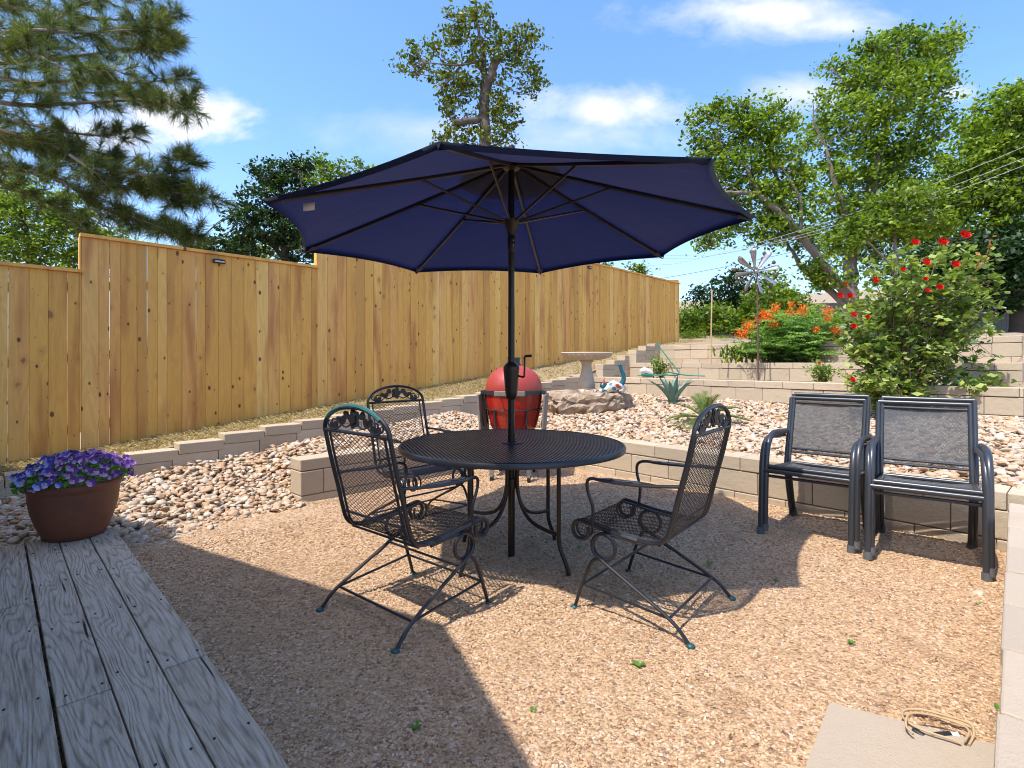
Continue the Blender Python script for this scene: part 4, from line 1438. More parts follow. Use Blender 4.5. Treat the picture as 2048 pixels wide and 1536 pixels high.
def blob_points(blobs, n_clump, per, sig, r_=None, shell=.55):
    """blobs: (centre, radii, weight); clumps of leaves, denser towards the outside"""
    r_ = r_ or rng
    wts = np.array([b[2] * (b[1][0] * b[1][1] * b[1][2]) ** (2 / 3) for b in blobs]); wts /= wts.sum()
    out = []
    for b, w_ in zip(blobs, wts):
        k = max(2, int(round(n_clump * w_)))
        d = r_.normal(size=(k, 3)); d /= np.linalg.norm(d, axis=1)[:, None]
        rad = (shell + (1 - shell) * r_.random(k) ** .7) * r_.uniform(.74, 1.20, k)
        c = np.array(b[0]) + d * rad[:, None] * np.array(b[1])
        m = r_.poisson(per, k)
        idx = np.repeat(np.arange(k), m)
        s_ = sig * r_.uniform(.40, 1.05, k)
        p = c[idx] + r_.normal(size=(len(idx), 3)) * s_[idx][:, None] * np.array([1, 1, .65])
        out.append(p)
    return np.concatenate(out)
def pb(list_, Y, dY=None):
    """ellipses measured in the photograph (cx, cy, rx, ry[, dY offset]) -> blobs standing at distance Y"""
    out = []
    for e in list_:
        yo = e[4] if len(e) > 4 else 0
        c = at(e[0], e[1], Y + yo)
        rx, ry = e[2] / F * (Y + yo), e[3] / F * (Y + yo)
        out.append((tuple(c), (rx, (dY or max(rx, ry)) * .9, ry), 1.0))
    return out
def branch(mb, pts_, r0, r1, n=8, wob_=0.0, seg=5):
    P_ = spline(pts_, seg)
    if wob_:
        P_ = [p + np.array([random.gauss(0, wob_), random.gauss(0, wob_), random.gauss(0, wob_)]) for p in P_]
    k = len(P_)
    mb.tube(P_, np.linspace(r0, r1, k), n)
def tree(name, label, Y, blobs, trunks, leafm, barkm, n_clump, per, sig, leaf, twigs=60, group=None, zb=None, shell=.5, cat_='tree', aspect=.55):
    """trunks: list of ([(px, py, dY)...], r0, r1)"""
    p0 = at(trunks[0][0][0][0], trunks[0][0][0][1], Y + trunks[0][0][0][2])
    g = Hgt(*ST(p0.x, p0.y)) if zb is None else zb
    root = thing(name, label, cat_, (p0.x, p0.y, g - .1), 0, group)
    o_ = np.array(root.location)
    mb = MB()
    for k, (pl, r0, r1) in enumerate(trunks):
        P_ = [np.array(at(a, b, Y + c)) - o_ for a, b, c in pl]
        if k == 0: P_ = [np.array([0, 0, 0])] + P_[(1 if P_[0][2] < .3 else 0):]
        branch(mb, P_, r0, r1, 10, r0 * .10)
    # twigs: thin curved branches reaching from the limbs into the crown
    limb = [np.array(at(a, b, Y + c)) - o_ for pl, _, _ in trunks for a, b, c in pl[1:]]
    B = pb(blobs, Y)
    for _ in range(twigs):
        b = B[rng.integers(len(B))]
        d = rng.normal(size=3); d /= np.linalg.norm(d)
        e = np.array(b[0]) + d * np.array(b[1]) * .75 - o_
        st_ = min(limb, key=lambda q: np.linalg.norm(q - e) + rng.random() * .6)
        m_ = (st_ + e) / 2 + rng.normal(0, .12, 3) * np.linalg.norm(e - st_)
        branch(mb, [st_, m_, e], max(.012, r1 * .4) , .006 * Y / 10, 5, 0, 4)
    mb.build('trunk', barkm, root)
    C = blob_points(B, n_clump, per, sig, shell=shell) - o_
    v, f = leaf_arrays(C, leaf, aspect=aspect)
    mb = MB(); mb.add(v, f)
    mb.build('crown', leafm, root, smooth=False)
    return root

# ------------------------------------------------------------------ background trees
tree('pollarded_tree', 'pruned tree with thick sawn trunk rising above the umbrella', 15.0,
     [(950, 55, 58, 55), (905, 60, 35, 40), (860, 125, 55, 38), (815, 130, 22, 22), (1000, 110, 50, 45), (1045, 85, 45, 32), (1060, 160, 35, 40), (930, 150, 45, 45), (925, 215, 42, 45), (990, 200, 30, 40),
      (1005, 235, 38, 45), (905, 275, 40, 32), (950, 280, 50, 30), (1015, 285, 30, 20), (890, 190, 25, 30)],
     [([(972, 470, 0), (970, 300, 0), (968, 225, .05), (974, 175, 0), (985, 140, -.1), (992, 118, -.2)], .19, .11), ([(972, 178, 0), (966, 130, .1), (964, 85, .2), (950, 40, .3)], .11, .03),
      ([(966, 138, 0), (945, 122, .1), (925, 130, .2), (905, 150, .4)], .07, .02), ([(968, 238, 0), (940, 242, -.2), (906, 245, -.4)], .10, .085), ([(988, 135, 0), (1020, 100, .3), (1060, 80, .3)], .05, .012),
      ([(966, 120, 0), (920, 130, -.5), (850, 125, -.8)], .04, .01)],
     L_olive, M_barkmid, 470, 18, .13, .12, 70)
tree('yaupon_tree', 'dark spiky small tree behind the fence, left of the umbrella', 12.0,
     [(560, 350, 45, 32), (530, 400, 50, 50), (580, 380, 40, 50), (480, 440, 35, 30), (560, 450, 75, 50), (600, 490, 60, 45), (500, 490, 50, 30), (450, 490, 45, 28), (600, 335, 25, 22), (400, 505, 40, 18), (510, 345, 20, 16)],
     [([(575, 640, 0), (570, 520, 0), (560, 440, 0), (560, 360, 0)], .12, .03), ([(570, 520, 0), (510, 450, .3), (480, 420, .3)], .06, .012), ([(568, 500, 0), (610, 440, -.3), (600, 350, -.3)], .06, .012)],
     L_oakdark, M_barkdark, 420, 26, .13, .10, 70)
tree('leafy_tree', 'sunlit light green tree behind the dark one, above the fence', 15.5,
     [(640, 345, 45, 32), (690, 350, 35, 26), (720, 345, 20, 22), (650, 390, 60, 40), (610, 470, 60, 40), (700, 400, 50, 40), (520, 500, 60, 25), (440, 500, 30, 22)],
     [([(650, 600, 0), (650, 480, 0), (645, 400, 0), (640, 340, 0)], .13, .03)],
     L_bright, M_bark, 260, 20, .17, .13, 40)
tree('leafy_tree', 'yellowish green tree seen under the pine boughs at far left', 13.0,
     [(60, 440, 110, 70), (150, 430, 60, 50), (20, 380, 70, 50), (90, 520, 110, 50), (170, 500, 60, 40), (-60, 440, 90, 110), (210, 480, 40, 30), (240, 475, 40, 20)],
     [([(60, 640, 0), (60, 520, 0), (40, 420, 0)], .2, .05), ([(60, 520, 0), (110, 450, .3), (160, 420, .3)], .08, .02)],
     L_bright, M_barkdark, 520, 26, .16, .115, 60)
tree('leafy_tree', 'low bushy green tree peeking over the fence right of centre', 17.0,
     [(1200, 525, 32, 14), (1175, 530, 25, 12), (1265, 540, 28, 14), (1285, 545, 16, 12), (1110, 540, 30, 16), (930, 540, 30, 14)],
     [([(1200, 700, 0), (1200, 600, 0), (1200, 530, 0)], .1, .03), ([(1200, 600, 0), (1250, 560, 0), (1270, 540, 0)], .04, .01), ([(1200, 600, 0), (1100, 560, 0), (940, 545, 0)], .04, .01)],
     L_bright, M_bark, 80, 16, .13, .12, 12)
# big pecan on the right: leaning trunk, upright trunk and dark low limb
tree('pecan_tree', 'large spreading tree with a pale leaning trunk behind the spinner', 21.0,
     [(1400, 235, 30, 16), (1390, 270, 22, 14), (1450, 215, 40, 14), (1520, 218, 40, 14), (1585, 245, 25, 14), (1600, 290, 22, 12), (1610, 340, 18, 12), (1410, 490, 22, 10), (1470, 262, 70, 46), (1420, 310, 45, 40), (1530, 255, 55, 40), (1550, 320, 60, 45), (1470, 340, 60, 35), (1500, 395, 55, 40), (1560, 400, 55, 45), (1440, 380, 40, 30), (1600, 455, 55, 45), (1540, 460, 50, 35),
      (1420, 470, 34, 22), (1470, 455, 40, 25), (1590, 370, 40, 40), (1650, 530, 40, 40), (1660, 560, 40, 25)],
     [([(1722, 640, 0), (1690, 585, 0), (1650, 535, -.2), (1600, 470, -.4), (1560, 425, -.5), (1515, 385, -.5), (1490, 330, -.3)], .25, .075), ([(1515, 388, -.5), (1480, 385, -.8), (1450, 385, -1)], .10, .05),
      ([(1700, 620, 0), (1650, 572, .5), (1608, 540, .6), (1590, 510, .6), (1568, 480, .6)], .15, .055), ([(1575, 435, -.4), (1545, 330, .2), (1500, 250, .3)], .10, .03), ([(1600, 470, -.4), (1600, 400, -.6), (1560, 330, -.6)], .09, .03)],
     L_oak, M_bark, 760, 23, .26, .185, 130)
tree('pecan_tree', 'tallest tree in the right background, crown leaning right', 24.0,
     [(1885, 75, 32, 18), (1905, 95, 18, 14), (1850, 85, 25, 18), (1790, 80, 30, 20), (1740, 100, 25, 16), (1665, 130, 22, 14), (1640, 200, 25, 16), (1895, 160, 22, 14), (1890, 200, 20, 12), (1870, 105, 40, 28), (1810, 105, 60, 42), (1750, 120, 55, 45), (1700, 150, 35, 35), (1780, 180, 100, 50), (1850, 150, 50, 45), (1700, 240, 75, 45), (1790, 260, 90, 60), (1650, 260, 35, 30), (1720, 320, 85, 50),
      (1820, 340, 80, 60), (1880, 250, 35, 35), (1670, 390, 70, 55), (1760, 410, 90, 60), (1850, 430, 80, 60), (1700, 480, 75, 45), (1800, 500, 90, 55), (1900, 520, 60, 60)],
     [([(1700, 640, 0), (1702, 560, 0), (1705, 490, 0), (1740, 380, 0), (1765, 280, 0), (1790, 180, 0)], .40, .10), ([(1705, 480, 0), (1680, 400, -.5), (1650, 290, -.5)], .2, .05), ([(1740, 380, 0), (1820, 300, .4), (1860, 150, .6)], .2, .04),
      ([(1740, 400, 0), (1820, 420, -.6), (1880, 430, -.8)], .18, .05)],
     L_oak, M_bark, 1400, 24, .32, .20, 150)
tree('pecan_tree', 'dense tree filling the right edge behind the red roses', 20.0,
     [(2000, 250, 75, 65), (2045, 215, 60, 60), (1940, 320, 60, 60), (2010, 350, 80, 70), (2080, 320, 70, 90), (1960, 420, 75, 60), (2050, 430, 70, 70), (1900, 400, 40, 45), (2110, 230, 60, 70)],
     [([(2030, 660, 0), (2025, 560, 0), (2010, 430, 0), (2000, 300, 0)], .22, .07), ([(2015, 450, 0), (1950, 360, 0), (1900, 330, .3)], .18, .05)],
     L_oak, M_barkdark, 950, 26, .28, .19, 90)
tree('live_oak', 'dark oak low at the right edge under the bright crown', 19.0,
     [(1960, 520, 80, 60), (2050, 520, 70, 80), (1900, 560, 60, 50), (2010, 585, 70, 40), (2090, 580, 60, 60), (1860, 540, 40, 50)],
     [([(2040, 680, 0), (2035, 600, 0), (2020, 500, 0)], .35, .1)],
     L_oakdark, M_barkdark, 520, 24, .28, .21, 50)
tree('young_tree', 'bright yellow green sapling crown in front of the tall tree', 16.5,
     [(1790, 410, 50, 32), (1840, 400, 40, 22), (1740, 450, 50, 28), (1800, 460, 50, 26), (1690, 480, 45, 26), (1860, 450, 45, 28)],
     [([(1790, 640, 0), (1790, 540, 0), (1790, 440, 0), (1790, 400, 0)], .09, .02), ([(1790, 540, 0), (1730, 480, 0), (1690, 470, 0)], .04, .01), ([(1790, 520, 0), (1830, 470, 0), (1860, 440, 0)], .04, .01)],
     L_bright, M_bark, 230, 20, .20, .16, 30)
def shrub(name, label, Y, blobs, leafm, n_clump, per, sig, leaf, group=None, base=None, stems=14, cat_='shrub', aspect=.55, shell=.35):
    B = pb(blobs, Y)
    cx = base if base is not None else np.mean([b[0] for b in blobs])
    p0 = at(cx, 700, Y)
    g = Hgt(*ST(p0.x, p0.y))
    root = thing(name, label, cat_, (p0.x, p0.y, g), 0, group)
    o_ = np.array(root.location)
    mb = MB()
    for _ in range(stems):
        b = B[rng.integers(len(B))]
        e = np.array(b[0]) + rng.normal(0, .4, 3) * np.array(b[1]) - o_
        s0 = np.array([rng.normal(0, .08), rng.normal(0, .08), -.05])
        s0[0] += e[0] * .3
        branch(mb, [s0, (s0 + e) / 2 + rng.normal(0, .06, 3), e], .012 * Y / 9, .004 * Y / 9, 5, 0, 4)
    mb.build('stem', M_stem, root)
    C = blob_points(B, n_clump, per, sig, shell=shell) - o_
    C = C[C[:, 2] > -.02]
    v, f = leaf_arrays(C, leaf, aspect=aspect)
    mb = MB(); mb.add(v, f)
    mb.build('foliage', leafm, root, smooth=False)
    return root
HG = 'shrubs beyond the top terrace'
shrub('shrub', 'bright green low shrub right of the fence end', 16.5, [(1385, 640, 45, 30), (1420, 655, 45, 28), (1370, 660, 40, 25), (1440, 630, 30, 25)], L_bright, 170, 26, .17, .13, HG)
shrub('shrub', 'airy dark green bush rising behind the thin stake', 18.0, [(1450, 580, 45, 35), (1430, 620, 50, 30), (1490, 600, 45, 40), (1400, 590, 25, 25), (1480, 550, 25, 22), (1500, 640, 50, 30)], L_oakdark, 210, 22, .2, .14, HG)
shrub('shrub', 'olive bush directly behind the wind spinner pole', 17.0, [(1475, 645, 35, 32), (1510, 620, 40, 40), (1540, 600, 40, 35), (1560, 640, 60, 30), (1500, 660, 50, 28)], L_bright, 190, 24, .18, .14, HG)
shrub('shrub', 'green bush behind the orange blossoms', 18.5, [(1580, 600, 40, 25), (1540, 570, 40, 30), (1610, 615, 30, 18), (1555, 620, 50, 30), (1640, 640, 40, 25)], L_oak, 170, 24, .2, .14, HG)
shrub('grass_clump', 'tall green grass clump at the foot of the fence end', 15.6, [(1390, 678, 32, 14), (1430, 682, 30, 10)], L_bright, 60, 26, .14, .16, None, stems=4, aspect=.16, cat_='grass clump')

# far fences and hill
def far_fence(label, a, b, Y0, Y1, ztop, zb):
    p = at(a, 640, Y0); q = at(b, 640, Y1)
    d = Vector((q.x - p.x, q.y - p.y, 0)); L = d.length
    th_ = thing('board_fence', label, 'fence', (p.x, p.y, zb), math.atan2(d.y, d.x))
    mb = MB(); x = 0
    while x < L:
        mb.box(x, x + .14, 0, .02, -.5, ztop - zb + random.uniform(-.02, .02)); x += .146
    mb.build('fence_boards', M_greyfence, th_, smooth=False)
    mb = MB()
    for z in (.4, 1.3): mb.box(0, L, .022, .06, z, z + .09)
    mb.build('fence_rail', M_greyfence, th_, smooth=False)
far_fence('pale grey weathered fence seen beyond the orange flowers', 1590, 1800, 26, 25, 4.12, 2.3)
far_fence('dark grey board fence in the shade at the far right', 1860, 2200, 22, 20, 3.32, 2.0)

# ------------------------------------------------------------------ the pine at the left
def pine():
    Yp = 7.6
    base = Vector((-9.6, Yp + .8, 0.6))
    root = thing('pine_tree', 'long needled pine reaching in from the left over the fence', 'tree', base)
    o_ = np.array(base)
    mb = MB()
    branch(mb, [np.array([0, 0, -.3]), np.array([.1, 0, 2]), np.array([.05, .1, 4.5]), np.array([.2, 0, 8.5])], .26, .12, 12, .01)
    tr = {0: np.array([.08, .05, 2.6]), 1: np.array([.08, .05, 3.6]), 2: np.array([.1, .05, 4.6]), 3: np.array([.12, .05, 6.0])}
    boughs = [  # pixel path, dY along it, start on trunk, radius, droop of twigs
        ([(-60, 60), (60, 90), (95, 55), (150, 15), (230, -15)], -.6, 3, .045),
        ([(-60, 10), (60, 20), (180, 35), (290, 40), (350, 25)], .3, 3, .04),
        ([(-60, 120), (60, 120), (170, 110), (270, 95), (345, 85)], -.2, 3, .04),
        ([(-60, 150), (60, 165), (180, 160), (290, 165), (375, 150)], .4, 2, .04),
        ([(-60, 200), (50, 210), (170, 205), (270, 200), (340, 205), (380, 195)], -.5, 2, .04),
        ([(-60, 235), (40, 245), (140, 265), (220, 270), (275, 250)], .2, 2, .04),
        ([(-60, 250), (60, 275), (140, 310), (210, 335), (290, 350), (350, 365), (430, 395)], -.3, 2, .04),
        ([(-60, 330), (30, 340), (110, 355), (165, 390), (215, 420), (290, 445), (380, 470)], .1, 1, .04),
        ([(60, 275), (110, 290), (180, 300), (240, 320)], .3, None, .02),
        ([(140, 310), (190, 345), (240, 370), (300, 380)], -.5, None, .02),
        ([(-60, 70), (60, 60), (160, 65), (260, 60), (330, 55)], -.9, 3, .03),
        ([(-60, 180), (80, 185), (200, 185), (300, 180)], .9, 2, .03),
        ([(-60, 90), (40, 95), (140, 140), (230, 140)], -1.1, 3, .03),
        ([(290, 350), (340, 345), (375, 322), (365, 315)], -.3, None, .012),
        ([(290, 350), (330, 375), (370, 395), (400, 385)], -.2, None, .012),
        ([(215, 420), (255, 430), (320, 455), (350, 470)], .1, None, .012),
        ([(-60, 20), (30, -10), (120, -30), (260, 5)], .6, 3, .03),
        ([(-60, 280), (30, 290), (90, 305), (160, 330)], .5, 1, .03),
        ([(-60, 380), (20, 375), (80, 400), (150, 440), (180, 470)], .6, 1, .02),
        ([(250, 100), (300, 90), (345, 75)], 0, None, .012), ([(250, 190), (310, 195), (375, 215)], .2, None, .012), ([(290, 445), (340, 462), (395, 470)], .2, None, .012),
    ]
    tips = []
    for pl, dy, st_, r0 in boughs:
        P_ = [np.array(at(a, b, Yp + dy + .25 * math.sin(i * 1.7 + dy * 5))) - o_ for i, (a, b) in enumerate(pl)]
        if st_ is not None: P_ = [tr[st_]] + P_
        S_ = spline(P_, 7)
        k = len(S_)
        mb.tube(S_, np.linspace(r0, .006, k), 7)
        first = 8 if st_ is not None else 2
        for i in range(first, k):
            q = i / k
            for _ in range(1 if rng.random() < .22 else 2):
                dirb = S_[min(i, k - 1)] - S_[i - 1]; dirb = dirb / (np.linalg.norm(dirb) + 1e-9)
                d = dirb * .7 + rng.normal(0, .75, 3) * np.array([1, 1.0, .75]); d[2] += .12
                d /= np.linalg.norm(d)
                L = rng.uniform(.12, .40) * (1.05 - .35 * q)
                e = S_[i] + d * L
                m_ = (S_[i] + e) / 2 + np.array([0, 0, -.03])
                mb.tube([S_[i], m_, e], [.006, .005, .004], 5)
                tips.append((e, d)); tips.append((m_ * .5 + e * .5, d))
                if rng.random() < .5:
                    d2 = d + rng.normal(0, .6, 3); d2 /= np.linalg.norm(d2)
                    e2 = m_ + d2 * L * .6
                    mb.tube([m_, e2], [.004, .0035], 4); tips.append((e2, d2))
        tips.append((S_[-1], (S_[-1] - S_[-2]) / (np.linalg.norm(S_[-1] - S_[-2]) + 1e-9)))
    mb.build('trunk', M_bark, root)
    mb = MB()
    V, Fa = [], []
    n0 = 0
    for e, d in tips:
        k = rng.integers(34, 52)
        dd = d[None] * rng.uniform(.15, 1.1, (k, 1)) + rng.normal(0, .55, (k, 3)); dd /= np.linalg.norm(dd, axis=1)[:, None]
        L = rng.uniform(.09, .19, (k, 1))
        b0 = e[None] - d[None] * rng.uniform(0, .10, (k, 1))
        sd = np.cross(dd, rng.normal(size=(k, 3))); sd /= np.linalg.norm(sd, axis=1)[:, None]
        w_ = .0028
        tip = b0 + dd * L; tip[:, 2] -= .01
        v = np.stack([b0 - sd * w_, b0 + sd * w_, tip + sd * w_ * .4, tip - sd * w_ * .4], 1).reshape(-1, 3)
        V.append(v)
        i = np.arange(k)[:, None] * 4 + n0
        Fa.append(np.concatenate([i, i + 1, i + 2, i + 3], 1)); n0 += 4 * k
    mb.add(np.concatenate(V), np.concatenate(Fa))
    mb.build('needles', L_pine, root, smooth=False)
pine()

# ------------------------------------------------------------------ terrace plants
def petal(mb, c, nrm, up, L, wd, cup=.2, n=5):
    """rounded petal from c along 'up', facing nrm"""
    up = Vector(up).normalized(); nrm = Vector(nrm).normalized(); sd = up.cross(nrm).normalized()
    c = Vector(c)
    o_ = []
    for q, w_ in ((0, .18), (.35, .85), (.7, 1.0), (.92, .7), (1.0, .25)):
        for sg in (-1, 0, 1):
            p = c + up * L * q + sd * sg * wd * .5 * w_ + nrm * (cup * L * q * q + .06 * L * abs(sg))
            o_.append(tuple(p))
    f = []
    for i in range(4):
        for j in range(2):
            a = i * 3 + j
            f.append((a, a + 1, a + 4, a + 3))
    mb.add(o_, f)
def rose_flower(name, parent, c, r, nrm, m=P_rose):
    mb = MB()
    nrm = Vector(nrm).normalized()
    M = frame_from(nrm)
    x = Vector((M[0][0], M[1][0], M[2][0])); y = Vector((M[0][1], M[1][1], M[2][1]))
    for ring, (nk, rad, tilt, L) in enumerate(((6, .40, 1.0, .75), (5, .22, .55, .75), (4, .08, .22, .7))):
        for k in range(nk):
            a = 6.283 * k / nk + ring * .5 + random.uniform(-.2, .2)
            d = x * math.cos(a) + y * math.sin(a)
            up = d * math.sin(tilt) + nrm * math.cos(tilt)
            face_ = nrm * math.sin(tilt) - d * math.cos(tilt)
            petal(mb, Vector((0, 0, 0)) + d * r * rad * .3, face_, up, r * L * random.uniform(.9, 1.15), r * .8, .25)
    o = mb.build(name, m, parent, smooth=True, loc=c)
    return o

def rose_bush():
    Yb = 6.15
    p0 = at(1800, 835, Yb)
    g = Hgt(*ST(p0.x, p0.y))
    root = thing('rose_bush', 'tall red rose bush behind the grey sling chairs', 'rose bush', (p0.x, p0.y, g), 0)
    o_ = np.array(root.location)
    mb = MB(); pts_l = []
    tips = [(1690, 640), (1700, 700), (1720, 600), (1760, 560), (1790, 530), (1830, 520), (1850, 545), (1880, 510), (1930, 505), (1960, 530), (1975, 560), (1990, 600), (1985, 640), (1960, 690), (1900, 740), (1720, 770),
            (1745, 790), (1840, 600), (1800, 640), (1880, 620), (1930, 600), (1770, 680), (1850, 700), (1910, 660), (1720, 670), (1820, 760), (1760, 620), (1900, 560), (2010, 770), (1985, 770), (1700, 620), (1870, 660), (1940, 640), (1800, 580), (1740, 730)]
    for rep in range(2):
        for (a, b) in tips:
            a2, b2 = a + rng.normal(0, 9) * (rep + .4), b + rng.normal(0, 9) * (rep + .4)
            e = np.array(at(a2, b2, Yb + rng.normal(0, .32))) - o_
            s0 = np.array([rng.normal(0, .12), rng.normal(0, .10), -.03])
            m_ = s0 * .45 + e * .55 + np.array([rng.normal(0, .06) - e[0] * .12, rng.normal(0, .06), .06])
            S_ = spline([s0, m_, e], 9)
            k = len(S_)
            mb.tube(S_, np.linspace(.011 if rep == 0 else .007, .003, k), 6)
            for i in range(int(k * .36), k):
                if rng.random() < .62 and i < k * .62: continue
                for _ in range(2):
                    d = rng.normal(size=3); d /= np.linalg.norm(d)
                    L = rng.uniform(.07, .24)
                    e2 = S_[i] + d * L
                    mb.tube([S_[i], (S_[i] + e2) / 2 + (0, 0, .01), e2], [.003, .0025, .002], 4)
                    for kk in range(rng.integers(5, 8)):
                        q = rng.uniform(.35, 1.1)
                        pts_l.append(S_[i] + d * L * q + rng.normal(0, .026, 3))
    mb.build('cane', M_stem, root)
    v, f = leaf_arrays(np.array(pts_l), .085, flat=.6, aspect=.66)
    mb = MB(); mb.add(v, f)
    mb.build('foliage', L_rose, root, smooth=False)
    for (a, b, r, dy) in ((1828, 488, .058, -.3), (1882, 488, .07, -.3), (1927, 474, .078, -.3), (1848, 528, .066, -.45), (1908, 532, .062, -.45), (1678, 594, .05, -.35), (1700, 594, .05, -.35), (1748, 563, .055, -.4), (1704, 632, .052, -.45),
                          (1706, 655, .045, -.45), (1877, 577, .055, -.5), (1853, 583, .04, -.5), (1702, 761, .048, -.4), (1735, 636, .035, -.5), (1805, 541, .04, -.4), (1850, 560, .035, -.5), (1690, 570, .03, -.3)):
        c = at(a, b, Yb + dy - .12) - Vector(o_)
        rose_flower('rose_bloom', root, c, r * 1.05, (random.uniform(-.5, .5), -.75, .55))
    mb = MB(); c = at(1766, 489, Yb) - Vector(o_); mb.ball(tuple(c), .022, 8, 6, (1, 1, 1.3)); mb.tube([tuple(c - Vector((0, 0, .02))), tuple(c + Vector((.05, 0, -.22)))], .003, 5)
    mb.build('rose_bud', M_gstem, root)
    mb = MB()
    a, b_ = at(1966, 535, Yb - .2) - Vector(o_), at(1982, 478, Yb - .2) - Vector(o_)
    mb.tube([a, b_], .004, 6)
    mb.build('new_shoot', M_stem, root)
    C = np.array([np.array(a) * (1 - q) + np.array(b_) * q + rng.normal(0, .03, 3) for q in np.linspace(0, 1, 14)])
    v, f = leaf_arrays(C, .07, aspect=.5); mb = MB(); mb.add(v, f)
    mb.build('new_leaf', leafmat('bronze new leaves', [(0, (.30, .10, .03)), (1, (.42, .18, .06))], .3), root, smooth=False)
rose_bush()

def small_rose(label, px, py, Y, w_px, h_px, blooms):
    p0 = at(px, py, Y)
    g = Hgt(*ST(p0.x, p0.y))
    root = thing('young_rose', label, 'rose bush', (p0.x, p0.y, g), 0)
    sc = Y / F
    mb = MB(); L_ = []
    for _ in range(16):
        e = np.array([rng.normal(0, .3) * w_px * sc, rng.normal(0, .25) * w_px * sc, h_px * sc * rng.uniform(.5, 1.0)])
        mb.tube(spline([np.array([0, 0, -.02]), e * .5 + (0, 0, .03), e], 5), np.linspace(.006, .003, 11), 5)
        for q in np.linspace(.25, 1.05, 9):
            for _k in range(4): L_.append(e * q + rng.normal(0, .045, 3))
    mb.build('cane', M_stem, root)
    v, f = leaf_arrays(np.array(L_), .05, flat=.5, aspect=.65); mb = MB(); mb.add(v, f)
    mb.build('foliage', L_rose, root, smooth=False)
    for (bx, by) in blooms:
        c = at(bx, by, Y - .15) - Vector(root.location)
        rose_flower('rose_bloom', root, c, .035, (0, -.6, .7))
small_rose('small young rose by the green hose on the lowest terrace', 1322, 755, 9.7, 40, 46, [])
small_rose('small pale rose plant on the terrace left of the tall rose bush', 1648, 765, 7.75, 44, 42, [(1638, 727)])

def orange_bush():
    Yb = 9.7
    p0 = at(1590, 720, Yb)
    g = Hgt(*ST(p0.x, p0.y))
    root = thing('orange_bush', 'feathery bush with orange blossoms behind the wind spinner', 'flowering shrub', (p0.x, p0.y, g), 0)
    o_ = np.array(root.location)
    mb = MB(); C = []; Dn = []
    for _ in range(150):
        a, b = rng.uniform(1478, 1705), rng.uniform(618, 712)
        if b < 640 and a < 1530: continue
        e = np.array(at(a, b, Yb + rng.normal(0, .30) - .15)) - o_
        s0 = np.array([rng.normal(0, .2) + e[0] * .4, rng.normal(0, .12), -.03])
        S_ = spline([s0, s0 * .4 + e * .6 + np.array([0, 0, .08]), e], 6)
        mb.tube(S_, np.linspace(.008, .003, len(S_)), 5)
        # a fern-like leaf: pinnae with rows of small leaflets
        for __ in range(6):
            d = rng.normal(size=3); d[2] = abs(d[2]) * .3; d /= np.linalg.norm(d)
            sd = np.cross(d, (0, 0, 1.0)); sd /= np.linalg.norm(sd) + 1e-9
            base = S_[rng.integers(3, len(S_))]
            for q in np.linspace(.2, 1, 8):
                for sg in (-1, 1):
                    for w_ in np.linspace(.2, 1, 3):
                        C.append(base + d * .26 * q + sd * sg * .08 * w_ * (1.1 - q * .6) + np.array([0, 0, -.05 * q * q]) + rng.normal(0, .006, 3))
    mb.build('stem', M_gstem, root)
    v, f = leaf_arrays(np.array(C), .044, flat=1.2, aspect=.5); mb = MB(); mb.add(v, f)
    mb.build('foliage', L_fern, root, smooth=False)
    for (a, b, r) in ((1498, 653, 14), (1484, 668, 14), (1537, 634, 13), (1552, 617, 12), (1546, 648, 10), (1528, 630, 12), (1605, 622, 13), (1578, 625, 9), (1655, 624, 12), (1672, 662, 13), (1655, 640, 9), (1632, 660, 8), (1583, 610, 8), (1516, 640, 8)):
        rr = .85 * r / F * Yb
        c = np.array(at(a, b, Yb - .55)) - o_
        Cp = c + rng.normal(size=(95, 3)) * rr * .5
        v, f = leaf_arrays(Cp, rr * .38, flat=.3, aspect=.7); mb = MB(); mb.add(v, f)
        for _ in range(10):
            d = rng.normal(size=3); d[2] = abs(d[2]); d /= np.linalg.norm(d)
            mb.tube([c, c + d * rr * 1.25], .003, 4)
        mb.build('blossom', P_orange, root, smooth=False)
orange_bush()

# strappy plant left of the orange bush
def strappy(label, px, py, Y, n, L0, parent_name='strappy_plant'):
    p0 = at(px, py, Y); g = Hgt(*ST(p0.x, p0.y))
    root = thing(parent_name, label, 'plant', (p0.x, p0.y, g), 0)
    mb = MB()
    for _ in range(n):
        a = rng.uniform(0, 6.28); L = L0 * rng.uniform(.6, 1.1); d = np.array([math.cos(a), math.sin(a), 0]); sd = np.array([-d[1], d[0], 0])
        b0 = np.array([rng.normal(0, .18), rng.normal(0, .12), rng.uniform(0, .25)])
        row = []
        for q in np.linspace(0, 1, 6):
            p = b0 + d * L * .75 * q ** 1.3 + np.array([0, 0, L * (1.1 * q - .75 * q * q)])
            w_ = .016 * (1 - q) ** .6 + .001
            row.append([p - sd * w_, p + sd * w_])
        mb.grid(np.array(row))
    mb.build('foliage', L_bright, root)
strappy('clump of strappy green leaves at the left foot of the orange bush', 1478, 715, 9.6, 120, .34)

